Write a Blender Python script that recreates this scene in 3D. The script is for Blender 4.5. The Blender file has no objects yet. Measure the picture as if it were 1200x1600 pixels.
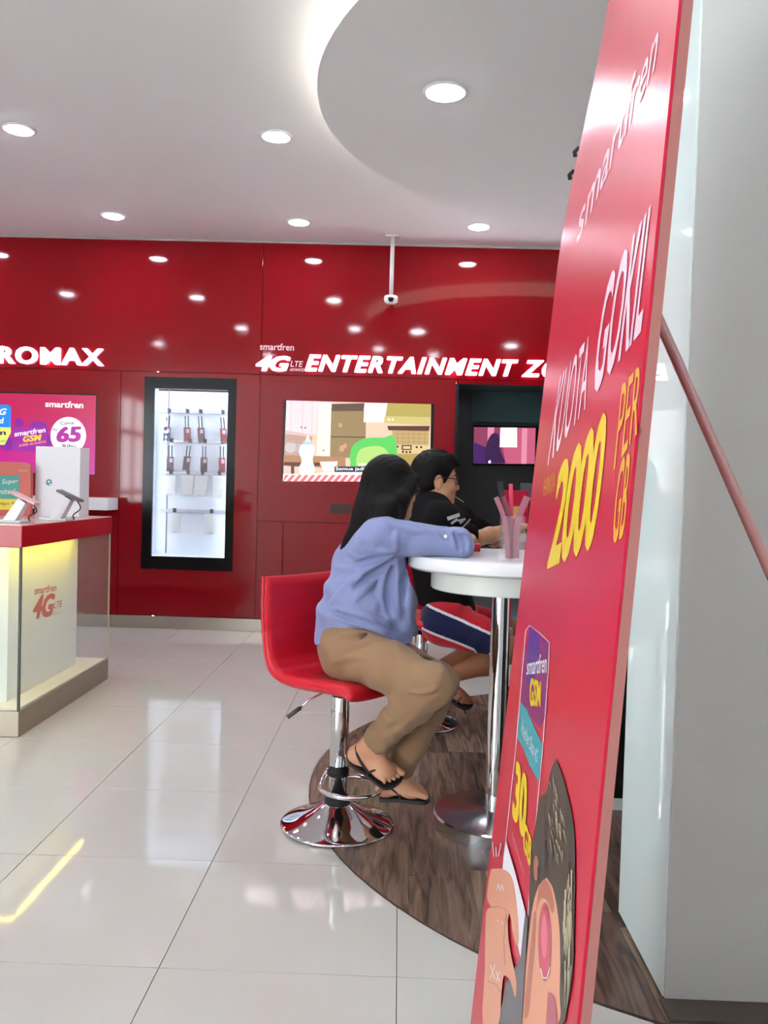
import bpy, bmesh, math, random
import numpy as np
from mathutils import Vector, Matrix
from mathutils.geometry import tessellate_polygon

# ------------------------------------------------------------------ camera, light, exposure
SC = bpy.context.scene
COL = SC.collection
FOC = 1300.0                      # focal length in pixels of the 1200x1600 frame
CZ = 1.18                         # eye height of the (seated) photographer
ROLL = .029
_y = np.array([25., 38., FOC]); _y /= np.linalg.norm(_y)
_z = np.array([math.sin(ROLL), math.cos(ROLL), 0.]); _z -= _y * (_z @ _y); _z /= np.linalg.norm(_z)
_x = np.cross(_y, _z); _x = -_x if _x[0] < 0 else _x
CM = np.stack([_x, _y, _z])       # rows: world axes in camera space (right, up, forward)
cam_d = bpy.data.cameras.new('camera'); cam = bpy.data.objects.new('camera', cam_d); COL.objects.link(cam)
cam_d.sensor_fit = 'VERTICAL'; cam_d.sensor_height = 24.0; cam_d.lens = 24.0 * FOC / 1600.0
cam_d.clip_start = .02
_R = Matrix(((CM[0, 0], CM[0, 1], -CM[0, 2]), (CM[1, 0], CM[1, 1], -CM[1, 2]), (CM[2, 0], CM[2, 1], -CM[2, 2])))
cam.matrix_world = Matrix.Translation((0, 0, CZ)) @ _R.to_4x4()
SC.camera = cam

SC.view_settings.view_transform = 'Standard'
SC.view_settings.look = 'None'
SC.view_settings.gamma = 1.0
SC.view_settings.use_curve_mapping = False
SC.view_settings.exposure = 0.38

SC.cycles.use_light_tree = False   # few emitters: plain light sampling is quicker
LAMP = 120.0                       # radiance of the downlight lenses
world = bpy.data.worlds.new('mall_daylight'); SC.world = world; world.use_nodes = True
world.node_tree.nodes['Background'].inputs[0].default_value = (.90, .97, 1.0, 1)
world.node_tree.nodes['Background'].inputs[1].default_value = 20.0

# ------------------------------------------------------------------ measuring helpers (photo pixel -> point in the place)
def ray(px, py): return CM @ np.array([px - 600., 800. - py, FOC])
def onY(px, py, Y): r = ray(px, py); return r * (Y / r[1]) + [0, 0, CZ]
def onZ(px, py, Z): r = ray(px, py); return r * ((Z - CZ) / r[2]) + [0, 0, CZ]
def onX(px, py, X): r = ray(px, py); return r * (X / r[0]) + [0, 0, CZ]
def proj(p):
    c = CM.T @ (np.asarray(p, float) - [0, 0, CZ]); return np.array([600 + FOC * c[0] / c[2], 800 - FOC * c[1] / c[2]])

# ------------------------------------------------------------------ materials
def lin(c):
    return tuple(((v / 255) / 12.92 if v / 255 <= .04045 else ((v / 255 + .055) / 1.055) ** 2.4) for v in c)
MATS = {}
def mat(name, rgb, rough=.5, metal=0., spec=.5, coat=0., emit=0., emit_rgb=None, noise=None, bump=None, trans=0., ior=1.45, alpha=1., aniso=None, sheen=0., sss=0.):
    if name in MATS: return MATS[name]
    m = bpy.data.materials.new(name); m.use_nodes = True; MATS[name] = m
    nt = m.node_tree; b = nt.nodes['Principled BSDF']; c = lin(rgb)
    b.inputs['Base Color'].default_value = (*c, 1); b.inputs['Roughness'].default_value = rough
    b.inputs['Metallic'].default_value = metal; b.inputs['Specular IOR Level'].default_value = spec
    b.inputs['Coat Weight'].default_value = coat; b.inputs['Coat Roughness'].default_value = .03
    b.inputs['Transmission Weight'].default_value = trans; b.inputs['IOR'].default_value = ior
    b.inputs['Alpha'].default_value = alpha; b.inputs['Sheen Weight'].default_value = sheen
    if sss: b.inputs['Subsurface Weight'].default_value = sss; b.inputs['Subsurface Radius'].default_value = (.02, .008, .005); b.inputs['Subsurface Scale'].default_value = .3
    if emit:
        b.inputs['Emission Color'].default_value = (*lin(emit_rgb or rgb), 1); b.inputs['Emission Strength'].default_value = emit
    tc = None
    if noise or bump:
        tc = nt.nodes.new('ShaderNodeTexCoord'); mp = nt.nodes.new('ShaderNodeMapping'); nt.links.new(tc.outputs['Object'], mp.inputs[0])
    if noise:            # (scale, amount, (sx,sy,sz))
        mp.inputs['Scale'].default_value = noise[2] if len(noise) > 2 else (1, 1, 1)
        n = nt.nodes.new('ShaderNodeTexNoise'); n.inputs['Scale'].default_value = noise[0]; n.inputs['Detail'].default_value = 5
        nt.links.new(mp.outputs[0], n.inputs['Vector'])
        mx = nt.nodes.new('ShaderNodeMix'); mx.data_type = 'RGBA'
        a = noise[1]
        mx.inputs['A'].default_value = (*[max(0, v * (1 - a)) for v in c], 1); mx.inputs['B'].default_value = (*[min(1, v * (1 + a)) for v in c], 1)
        nt.links.new(n.outputs['Fac'], mx.inputs['Factor']); nt.links.new(mx.outputs['Result'], b.inputs['Base Color'])
    if bump:             # (scale, strength, distance, (sx,sy,sz))
        mp2 = nt.nodes.new('ShaderNodeMapping'); nt.links.new(tc.outputs['Object'], mp2.inputs[0])
        mp2.inputs['Scale'].default_value = bump[3] if len(bump) > 3 else (1, 1, 1)
        n2 = nt.nodes.new('ShaderNodeTexNoise'); n2.inputs['Scale'].default_value = bump[0]; n2.inputs['Detail'].default_value = 4
        nt.links.new(mp2.outputs[0], n2.inputs['Vector'])
        bm_ = nt.nodes.new('ShaderNodeBump'); bm_.inputs['Strength'].default_value = bump[1]; bm_.inputs['Distance'].default_value = bump[2]
        nt.links.new(n2.outputs['Fac'], bm_.inputs['Height']); nt.links.new(bm_.outputs[0], b.inputs['Normal'])
    return m
def glow(name, rgb, s=1.0):
    m = mat(name, (8, 8, 8), .3, emit=s, emit_rgb=rgb)
    m.cycles.emission_sampling = 'NONE'; return m

M_wall = mat('red_lacquer', (134, 9, 20), .06, spec=.3, coat=.0, noise=(1.3, .06))
M_wallback = mat('wall_core', (60, 10, 14), .6)
M_ceil = mat('ceiling_paint', (240, 241, 243), .85, noise=(2, .02))
M_disc = mat('disc_paint', (243, 243, 244), .8, noise=(2, .02))
M_tile = mat('polished_tile', (196, 192, 186), .06, spec=.4, noise=(3.5, .05), coat=.0)
M_grout = mat('grout', (120, 108, 100), .8)
M_steel = mat('brushed_steel', (196, 188, 176), .28, metal=1., noise=(60, .08, (1, 1, 30)))
M_chrome = mat('chrome', (225, 225, 228), .045, metal=1.)
M_black = mat('black_gloss', (14, 13, 15), .12, spec=.5)
M_blackm = mat('black_matte', (16, 15, 17), .6)
M_white = mat('white_paint', (235, 235, 236), .45)
M_whiteg = mat('white_laminate', (238, 236, 238), .16, spec=.5)
M_lens = mat('lamp_lens', (255, 255, 255), .5, emit=LAMP, emit_rgb=(236, 245, 255))
M_redlea = mat('red_leather', (202, 16, 40), .38, spec=.5, noise=(14, .1), bump=(160, .25, .001))
M_glass = mat('clear_glass', (240, 250, 246), .02, trans=1., ior=1.45)
M_acryl = mat('clear_acrylic', (245, 242, 245), .03, trans=1., ior=1.3)
M_pillar = mat('pillar_glass_cladding', (224, 238, 236), .03, spec=.5)
M_pillarf = mat('pillar_shaded_panel', (196, 196, 192), .5, noise=(4, .04))  # front grey is darkened in the colour for its unlit side

# ------------------------------------------------------------------ mesh helpers
WL = {}
def wl(o): return WL.get(o.name, np.zeros(3)) if o is not None else np.zeros(3)
def link(o, parent=None):
    COL.objects.link(o)
    if parent is not None: o.parent = parent
    return o
def obj(name, V, Fs, m, parent=None, smooth=False, local=False, mi=None):
    """one mesh object; V in world metres (or in the parent's own frame when local)"""
    V = np.asarray(V, float)
    if parent is not None and not local: V = V - wl(parent)
    me = bpy.data.meshes.new(name); me.from_pydata(V.tolist(), [], [list(f) for f in Fs]); 
    for mm in (m if isinstance(m, (list, tuple)) else [m]): me.materials.append(mm)
    if mi is not None: me.polygons.foreach_set('material_index', np.asarray(mi, np.int32))
    if smooth: me.polygons.foreach_set('use_smooth', np.ones(len(me.polygons), bool))
    me.update(); me.validate()
    o = bpy.data.objects.new(name, me); link(o, parent)
    WL[o.name] = wl(parent)
    return o
def meshobj(name, me, m, parent=None, smooth=False):
    """wrap a mesh whose verts are in world metres"""
    if parent is not None: me.transform(Matrix.Translation(-Vector(wl(parent))))
    me.materials.clear(); me.materials.append(m)
    if smooth: me.polygons.foreach_set('use_smooth', np.ones(len(me.polygons), bool))
    o = bpy.data.objects.new(name, me); link(o, parent); WL[o.name] = wl(parent); return o
def thing(name, label, cat, loc=(0, 0, 0), group=None, rotz=0.):
    o = bpy.data.objects.new(name, None); o.empty_display_size = .05; COL.objects.link(o)
    o.location = loc; o.rotation_euler = (0, 0, rotz); WL[o.name] = np.array(loc, float)
    return tag(o, label, cat, group)
def tag(o, label=None, cat=None, group=None, kind=None):
    if label: o['label'] = label
    if cat: o['category'] = cat
    if group: o['group'] = group
    if kind: o['kind'] = kind
    return o
def struct(o): o['kind'] = 'structure'; return o
def box_vf(lo, hi, bev=0.):
    bm = bmesh.new(); bmesh.ops.create_cube(bm, size=1.)
    lo = np.array(lo, float); hi = np.array(hi, float)
    for v in bm.verts: v.co = Vector(lo + (np.array(v.co) + .5) * (hi - lo))
    if bev: bmesh.ops.bevel(bm, geom=bm.edges[:], offset=bev, segments=2, profile=.5, affect='EDGES')
    return bmvf(bm)
def bmvf(bm):
    bm.verts.index_update(); V = [tuple(v.co) for v in bm.verts]; Fs = [[v.index for v in f.verts] for f in bm.faces]; bm.free(); return V, Fs
def box(name, lo, hi, m, parent=None, bev=0., local=False): return obj(name, *box_vf(lo, hi, bev), m, parent, local=local)
def join(*vfs):
    V, Fs = [], []
    for v, f in vfs:
        n = len(V); V += [tuple(p) for p in v]; Fs += [[i + n for i in q] for q in f]
    return V, Fs
def lathe_vf(prof, c=(0, 0, 0), n=40):
    V, Fs = [], []
    for r, z in prof:
        for i in range(n): a = 2 * math.pi * i / n; V.append((c[0] + r * math.cos(a), c[1] + r * math.sin(a), c[2] + z))
    for k in range(len(prof) - 1):
        for i in range(n): j = (i + 1) % n; Fs.append([k * n + i, k * n + j, (k + 1) * n + j, (k + 1) * n + i])
    if prof[0][0] > 1e-6: Fs.append(list(range(n))[::-1])
    if prof[-1][0] > 1e-6: Fs.append([(len(prof) - 1) * n + i for i in range(n)])
    return V, Fs
def tube_vf(pts, r, n=10, closed=False, taper=None):
    pts = [np.asarray(p, float) for p in pts]; V, Fs = [], []; N = len(pts)
    t0 = pts[1] - pts[0]; up = np.array([0, 0, 1.]) if abs(t0[2]) < .9 * np.linalg.norm(t0) else np.array([1., 0, 0])
    for i in range(N):
        a = pts[(i - 1) % N] if (closed or i > 0) else pts[i]; b = pts[(i + 1) % N] if (closed or i < N - 1) else pts[i]
        t = b - a; t /= np.linalg.norm(t) + 1e-12
        s = np.cross(t, up); s /= np.linalg.norm(s) + 1e-12; u = np.cross(s, t); up = u
        rr = r if taper is None else r * taper[i]
        for k in range(n): q = 2 * math.pi * k / n; V.append(tuple(pts[i] + rr * (math.cos(q) * s + math.sin(q) * u)))
    for i in range(N if closed else N - 1):
        j = (i + 1) % N
        for k in range(n): l = (k + 1) % n; Fs.append([i * n + k, i * n + l, j * n + l, j * n + k])
    if not closed: Fs.append(list(range(n))[::-1]); Fs.append([(N - 1) * n + k for k in range(n)])
    return V, Fs
def prism_vf(poly, axis, a, b):
    """polygon (list of 2D) extruded along axis 0/1/2 between a and b"""
    def up(p, h): q = [p[0], p[1]]; q.insert(axis, h); return tuple(q)
    n = len(poly); V = [up(p, a) for p in poly] + [up(p, b) for p in poly]
    Fs = [list(range(n))[::-1], [n + i for i in range(n)]] + [[i, (i + 1) % n, n + (i + 1) % n, n + i] for i in range(n)]
    return V, Fs
def smoothcurve(pts, n=8):
    """Catmull-Rom through points"""
    P = [np.asarray(p, float) for p in pts]; P = [2 * P[0] - P[1]] + P + [2 * P[-1] - P[-2]]; out = []
    for i in range(1, len(P) - 2):
        for k in range(n):
            t = k / n; a, b, c, d = P[i - 1:i + 3]
            out.append(.5 * (2 * b + (c - a) * t + (2 * a - 5 * b + 4 * c - d) * t * t + (3 * b - a - 3 * c + d) * t ** 3))
    out.append(P[-2]); return out
def text_mesh(s, bold=0., shear=0., extrude=0., spacing=1.):
    cu = bpy.data.curves.new('t', 'FONT'); cu.body = s; cu.size = 1.; cu.offset = bold; cu.shear = shear; cu.extrude = extrude; cu.space_character = spacing; cu.resolution_u = 3
    o = bpy.data.objects.new('t', cu); COL.objects.link(o)
    me = bpy.data.meshes.new_from_object(o.evaluated_get(bpy.context.evaluated_depsgraph_get()))
    bpy.data.objects.remove(o); bpy.data.curves.remove(cu); return me
def mesh_np(me):
    V = np.empty(len(me.vertices) * 3); me.vertices.foreach_get('co', V); return V.reshape(-1, 3), [list(p.vertices) for p in me.polygons]
def bold_np(s, bold=0., **k):
    """thick strokes: a slightly widened outline plus shifted copies"""
    b0 = min(bold, .012); me = text_mesh(s, bold=b0, **k); V, Fs = mesh_np(me); bpy.data.meshes.remove(me); e = bold - b0
    if e <= .002: return V, Fs
    A, G_ = [], []
    for dx, dy in ((-e, -e * .6), (e, -e * .6), (e, e * .6), (-e, e * .6), (0, 0)): n = len(A) * len(V); A.append(V + [dx, dy, .00006 * len(A)]); G_ += [[i + n for i in f] for f in Fs]
    return np.concatenate(A), G_
def text_vf(s, **k):
    """text as arrays, bbox-normalised to 0..1 in x and y (z kept)"""
    V, Fs = bold_np(s, **k)
    lo, hi = V.min(0), V.max(0); W = V.copy(); W[:, 0] = (V[:, 0] - lo[0]) / (hi[0] - lo[0]); W[:, 1] = (V[:, 1] - lo[1]) / (hi[1] - lo[1]); return W, Fs
class Print:
    """flat print: polygons and words in several colours on one surface; fn(a,b,lift)->world point, or vec(AB,lift) for many at once"""
    def __init__(s, fn=None, step=.0004, vec=None, maxlen=None): s.fn = fn; s.vec = vec; s.maxlen = maxlen; s.A = []; s.V = []; s.F = []; s.mi = []; s.m = []; s.n = 0; s.step = step
    def _mat(s, m):
        if m not in s.m: s.m.append(m)
        return s.m.index(m)
    def _tris(s, P2, tris, h, m):
        """triangles in the print's own 2D plane, split until short enough to follow the surface"""
        P2 = [tuple(p) for p in P2]; T = [tuple(t) for t in tris]
        if s.maxlen:
            mid = {}; out = []
            def mp(i, j):
                k = (min(i, j), max(i, j))
                if k not in mid: mid[k] = len(P2); P2.append(tuple((np.array(P2[i]) + np.array(P2[j])) / 2))
                return mid[k]
            while T:
                a, b, c = T.pop(); L = [math.dist(P2[a][:2], P2[b][:2]), math.dist(P2[b][:2], P2[c][:2]), math.dist(P2[c][:2], P2[a][:2])]; k = L.index(max(L))
                if L[k] <= s.maxlen: out.append((a, b, c)); continue
                a, b, c = [(a, b, c), (b, c, a), (c, a, b)][k]; q_ = mp(a, b); T += [(a, q_, c), (q_, b, c)]
            T = out
        n = len(s.A) if s.vec else len(s.V)
        for p in P2:
            z = p[2] if len(p) > 2 else 0.
            if s.vec: s.A.append((p[0], p[1], h + z))
            else: s.V.append(s.fn(p[0], p[1], h + z))
        i = s._mat(m)
        for t in T: s.F.append([n + j for j in t]); s.mi.append(i)
    def poly(s, pts, m, same=False):
        s.n += 0 if same else 1
        s._tris(pts, tessellate_polygon([[Vector((a, b, 0)) for a, b in pts]]), s.n * s.step, m)
    def disc(s, c, rx, ry, m, n=28, rot=0.):
        s.poly([(c[0] + rx * math.cos(t) * math.cos(rot) - ry * math.sin(t) * math.sin(rot), c[1] + rx * math.cos(t) * math.sin(rot) + ry * math.sin(t) * math.cos(rot)) for t in np.linspace(0, 2 * math.pi, n, endpoint=False)], m)
    def word(s, t, quad, m, bold=0., shear=0., spacing=1.):
        """quad: bottom-left, bottom-right, top-right, top-left corners"""
        V, Fs = text_vf(t, bold=bold, shear=shear, spacing=spacing); s.n += 1; q = [np.array(p, float) for p in quad]; P2 = []
        for x, y, z in V: p = (q[0] * (1 - x) + q[1] * x) * (1 - y) + (q[3] * (1 - x) + q[2] * x) * y; P2.append((p[0], p[1], z))
        T = []
        for f in Fs: T += [(f[0], f[k], f[k + 1]) for k in range(1, len(f) - 1)]
        s._tris(P2, T, s.n * s.step, m)
    def build(s, name, parent):
        if s.vec: A = np.array(s.A, float); s.V = s.vec(A[:, :2], A[:, 2])
        return obj(name, s.V, s.F, s.m, parent, mi=s.mi)
def rect(x0, y0, x1, y1): return [(x0, y1), (x1, y1), (x1, y0), (x0, y0)]   # also a quad bl,br,tr,tl with y downwards
# ------------------------------------------------------------------ the room
W = 6.6; H = 3.09
XL, XR, YB = -5.2, 3.6, -4.8
TP = .577; TX0, TY0 = .026, 1.974
floor = struct(box('floor', (XL, YB, -.06), (XR, W + .2, -.004), M_grout)); floor['label'] = 'polished beige tile floor'
tm = None
ncol = range(-6, 4); nrow = range(-1, 8)
for i in ncol:
    for j in nrow:
        x0, y0 = TX0 + i * TP, TY0 + j * TP
        if y0 > W: continue
        if tm is None:
            o = box('tile', (.0011, .0011, -.004), (TP - .0011, TP - .0011, 0), M_tile, floor, bev=.0007); tm = o.data
        else:
            o = bpy.data.objects.new('tile', tm); link(o, floor)
        o.location = (x0, y0, 0)
rest = []
x_lo, x_hi = TX0 + ncol[0] * TP, TX0 + (ncol[-1] + 1) * TP
y_lo = TY0 + nrow[0] * TP
for i in range(-10, 7):
    for j in range(-13, 9):
        if i in ncol and j in nrow: continue
        x0, y0 = TX0 + i * TP, TY0 + j * TP
        if x0 < XL - .5 or x0 > XR or y0 > W or y0 < YB - .5: continue
        rest.append(box_vf((max(XL, x0 + .0011), max(YB, y0 + .0011), -.004), (min(XR, x0 + TP - .0011), min(W + .15, y0 + TP - .0011), 0)))
o = obj('tiles', *join(*rest), M_tile, floor); o['kind'] = 'stuff'

# round dark wood inlay, one plank after another
IC, IR = np.array([1.34, 3.33]), 1.66
def wood(name, rgb, ph):
    m = mat(name, rgb, .2, spec=.3)
    nt = m.node_tree; b = nt.nodes['Principled BSDF']; tc = nt.nodes.new('ShaderNodeTexCoord'); mp = nt.nodes.new('ShaderNodeMapping')
    mp.inputs['Scale'].default_value = (16, 1.6, 1); mp.inputs['Location'].default_value = (ph, ph * 2.3, 0); nt.links.new(tc.outputs['Object'], mp.inputs[0])
    n = nt.nodes.new('ShaderNodeTexNoise'); n.inputs['Scale'].default_value = 2.2; n.inputs['Detail'].default_value = 8; n.inputs['Distortion'].default_value = 1.2; nt.links.new(mp.outputs[0], n.inputs['Vector'])
    r = nt.nodes.new('ShaderNodeValToRGB'); c = lin(rgb); r.color_ramp.elements[0].color = (*[v * .45 for v in c], 1); r.color_ramp.elements[1].color = (*[min(1, v * 1.7) for v in c], 1)
    r.color_ramp.elements[0].position = .3; r.color_ramp.elements[1].position = .72
    nt.links.new(n.outputs['Fac'], r.inputs[0]); nt.links.new(r.outputs[0], b.inputs['Base Color']); return m
WD = [wood('dark_walnut_a', (106, 86, 74), 0), wood('dark_walnut_b', (92, 73, 64), 3.1), wood('dark_walnut_c', (118, 97, 82), 7.7)]
def arc_clip(x0, x1, y0, y1):
    bm = bmesh.new()
    vs = [bm.verts.new((IC[0] + IR * math.cos(t), IC[1] + IR * math.sin(t), 0)) for t in np.linspace(0, 2 * math.pi, 128, endpoint=False)]
    bm.faces.new(vs)
    for co, no in (((x0, 0, 0), (-1, 0, 0)), ((x1, 0, 0), (1, 0, 0)), ((0, y0, 0), (0, -1, 0)), ((0, y1, 0), (0, 1, 0))):
        bmesh.ops.bisect_plane(bm, geom=bm.verts[:] + bm.edges[:] + bm.faces[:], plane_co=co, plane_no=no, clear_outer=True)
    if not bm.faces: bm.free(); return None
    bm.faces.ensure_lookup_table(); p = [(v.co.x, v.co.y) for v in bm.faces[0].verts]; bm.free(); return p if len(p) > 2 else None
random.seed(4)
inlay = struct(obj('floor_inlay', *prism_vf([(IC[0] + (IR + .006) * math.cos(t), IC[1] + (IR + .006) * math.sin(t)) for t in np.linspace(0, 2 * math.pi, 96, endpoint=False)], 2, .0002, .0012), mat('inlay_edge', (60, 50, 46), .4)))
inlay['label'] = 'round dark wood inlay set in the beige tile floor'
PW = .19; k = 0; x = IC[0] - IR
while x < IC[0] + IR:
    y = IC[1] - IR - random.random() * .6
    while y < IC[1] + IR:
        L = .9 + .3 * random.random(); p = arc_clip(x + .0008, x + PW - .0008, y + .0008, y + L - .0008)
        if p: obj('plank', *prism_vf(p, 2, .001, .0034), random.choice(WD), inlay)
        y += L
    x += PW; k += 1

# back wall: dark core, lacquered panels as parts, openings for screen, cabinet, tv and dark alcove
AX0, AX1, AZ1, AD = .42, 1.62, 2.012, .45
wall_back = struct(obj('wall_back', *join(box_vf((XL, W + .02, 0), (-2.0, W + .16, H)), box_vf((-2.0, W + .2, 0), (-1.35, W + .3, H)), box_vf((-1.35, W + .02, 0), (AX0 - .03, W + .16, H)),
    box_vf((AX0 - .03, W + .02, AZ1 + .03), (AX1 + .03, W + .16, H)), box_vf((AX1 + .03, W + .02, 0), (XR, W + .16, H))), M_wallback))
wall_back['label'] = 'glossy red panelled wall at the back'
def panel(x0, x1, z0, z1, hole=None, th=.018):
    g = .002; x0 += g; x1 -= g; z0 += g; z1 -= g
    if hole is None: return box('panel', (x0, W, z0), (x1, W + th, z1), M_wall, wall_back, bev=.0015)
    a0, a1, b0, b1 = hole
    O = [(x0, z0), (x1, z0), (x1, z1), (x0, z1)]; I = [(a0, b0), (a1, b0), (a1, b1), (a0, b1)]
    V = [(x, W, z) for x, z in O + I] + [(x, W + th, z) for x, z in O + I]; Fs = []
    for i in range(4):
        j = (i + 1) % 4
        Fs += [[i, j, 4 + j, 4 + i], [8 + i, 12 + i, 12 + j, 8 + j], [i, 8 + i, 8 + j, j], [4 + i, 4 + j, 12 + j, 12 + i]]
    return obj('panel', V, Fs, M_wall, wall_back)
ZJ = 2.045
CAB = (-2.052, -1.318, .475, 2.006); TV = (-.943, .252, 1.226, 1.846); SCRN = (-3.64, -2.43, 1.205, 1.854)
panel(XL, -1.13, ZJ, H); panel(-1.13, XR, ZJ, H)
panel(XL, -3.75, .1, ZJ); panel(-3.75, -2.24, .1, ZJ, SCRN); panel(-2.24, -1.13, .1, ZJ, CAB)
panel(-1.13, AX0, .885, ZJ, TV); panel(-1.13, -.92, .1, .885); panel(-.92, AX0, .1, .885); 
panel(AX0, AX1, AZ1, ZJ); panel(AX1, XR, .1, ZJ)
struct(box('baseboard_back', (XL, W - .012, 0), (AX0, W + .01, .098), M_steel, None, bev=.003))
struct(box('trim_2', (XL, W - .014, H - .014), (XR, W + .002, H - .001), mat('trim_grey', (176, 172, 168), .6)))
# dark alcove
alc = struct(obj('trim_1', *join(box_vf((AX0 - .02, W + .001, 0), (AX0 + .02, W + AD, AZ1)), box_vf((AX1 - .02, W + .001, 0), (AX1 + .02, W + AD, AZ1)), box_vf((AX0, W + AD, 0), (AX1, W + AD + .03, AZ1)),
    box_vf((AX0, W + .001, AZ1 - .002), (AX1, W + AD, AZ1 + .02)), box_vf((AX0 + .02, W + AD - .02, 0), (AX0 + .1, W + AD, AZ1))), mat('alcove_black', (15, 15, 18), .35)))
alc['label'] = 'black lined alcove in the red wall'
# other sides of the room
M_side = mat('side_wall_paint', (236, 236, 236), .7)
struct(obj('wall_left', *join(box_vf((XL - .1, YB, 2.75), (XL, W + .16, H)), box_vf((XL - .1, YB, 0), (XL, YB + .2, 2.75)), box_vf((XL - .1, -2.2, 0), (XL, W + .16, 2.75)), box_vf((XL - .1, YB + .2, 0), (XL, -2.2, .1))), M_side))
M_mull = mat('mullion_grey', (120, 120, 122), .4, metal=.6)
win = struct(thing('window_1', None, None, (XL - .05, -3.4, .1))); win['label'] = 'shopfront glazing bars at the far left, out of view'
for k in range(4): box('mullion', (XL - .08, -4.56 + k * .78 - .03, .1), (XL - .02, -4.56 + k * .78 + .03, 2.75), M_mull, win)
for z in (.9, 2.05): box('transom', (XL - .078, -4.58, z), (XL - .022, -2.22, z + .09), M_mull, win)
struct(box('wall_right', (XR, YB, 0), (XR + .1, W + .16, H), M_side))
struct(obj('wall_front', *box_vf((XL, YB - .1, 0), (XR, YB, H)), M_side))
ceiling = struct(box('ceiling', (XL - .1, YB - .1, H), (XR + .1, W + .16, H + .08), M_ceil)); ceiling['label'] = 'flat off-white ceiling'
# hanging round ceiling disc with lit rim
DC, DR, DZ = (1.172, 3.90), 1.60, 2.95
disc = thing('ceiling_disc', 'large round white drop ceiling disc with a glowing rim above the round tables', 'ceiling panel', (*DC, DZ))
obj('disc_face', *lathe_vf([(DR, .0), (DR, .02)], (*DC, DZ), 96), M_disc, disc)
obj('glowing_rim', *lathe_vf([(DR - .012, .02), (DR - .012, H - DZ)], (*DC, DZ), 96), mat('rim_light', (255, 250, 235), .6, emit=2.0, emit_rgb=(255, 248, 232)), disc)

# pillar at the right
PX, PY0, PY1 = .645, 1.911, 2.307
pil = struct(thing('wall_pillar', None, None, (PX + .4, (PY0 + PY1) / 2, 0))); pil['label'] = 'pillar with pale glossy glass side and matt front, its grey darkened for shade'
box('side_panel', (PX, PY0 + .006, .012), (PX + .012, PY1, H), M_pillar, pil, bev=.002)
box('front_panel', (PX + .004, PY0, .012), (PX + 1.6, PY0 + .012, H), M_pillarf, pil)
box('core', (PX + .02, PY0 + .02, 0), (PX + 1.6, PY1, H), mat('pillar_core', (70, 66, 64), .7), pil)
box('plinth', (PX - .008, PY0 - .075, 0), (PX + 1.6, PY0 + .004, .011), mat('plinth_dark_steel', (96, 86, 78), .35, metal=.6), pil, bev=.002)

# ------------------------------------------------------------------ downlights
def downlight(x, y, label, z=H, r=.07, group='recessed downlights'):
    t = thing('downlight', label, 'ceiling light', (x, y, z), group)
    obj('trim_ring', *lathe_vf([(r + .022, -.001), (r + .018, -.008), (r + .002, -.010), (r, -.004)], (x, y, z), 32), M_white, t, smooth=True)
    obj('lens', *lathe_vf([(r, -.0045), (r * .85, -.014), (.0, -.019)], (x, y, z), 16), M_lens, t, smooth=True)
for x, y, lb in [(-2.15, 4.59, 'round ceiling downlight nearest the left edge of the ceiling'), (-.735, 4.61, 'round ceiling downlight left of the white disc, nearer the camera'),
                 (-2.13, 6.04, 'small round downlight on the left close to the red wall'), (-.79, 6.09, 'small round downlight above the lit sign, left of the hanging camera'),
                 (.515, 6.10, 'small round downlight beside the disc, right of the hanging camera')]:
    downlight(x, y, lb)
downlight(.15, 3.765, 'large bright downlight set in the round white disc', DZ, .08)
for x, y, pl in [(-2.0, 2.95, 'third row from the wall, over the aisle beside the counter'), (-.6, 3.1, 'third row from the wall, left of the white disc'), (-3.4, 1.67, 'fourth row from the wall, far left'), (-2.0, .9, 'nearest row to the camera, left'), (-.35, 1.68, 'fourth row from the wall, right above the camera'), (.43, 1.3, 'nearest row to the camera, right'), (-3.5, 4.6, 'second row from the wall, past the left edge'), (-3.5, 6.05, 'first row by the wall, past the left edge')]:
    downlight(x, y, 'mirrored downlight out of view, ' + pl, group='downlights out of view')
downlight(1.30, 3.0, 'second downlight of the white disc, hidden behind the red banner', DZ, .08, 'downlights out of view')

# ------------------------------------------------------------------ hanging camera on a pole
cx, cy = -.11, 6.38
t = thing('security_camera', 'small white security camera hanging from the ceiling on a thin pole', 'camera', (cx, cy, H))
box('ceiling_plate', (cx - .055, cy - .035, H - .012), (cx + .055, cy + .035, H), M_white, t, .003)
obj('pole', *lathe_vf([(.016, -.45), (.016, -.012)], (cx, cy, H), 16), M_white, t, smooth=True)
obj('housing', *lathe_vf([(.0, -.515), (.03, -.512), (.05, -.50), (.055, -.475), (.05, -.455), (.02, -.445)], (cx, cy, H), 24), M_white, t, smooth=True)
obj('lens', *lathe_vf([(.0, -.03), (.016, -.026), (.022, -.01), (.022, 0)], (cx, cy - .045, H - .478), 20), M_black, t, smooth=True)

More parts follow.
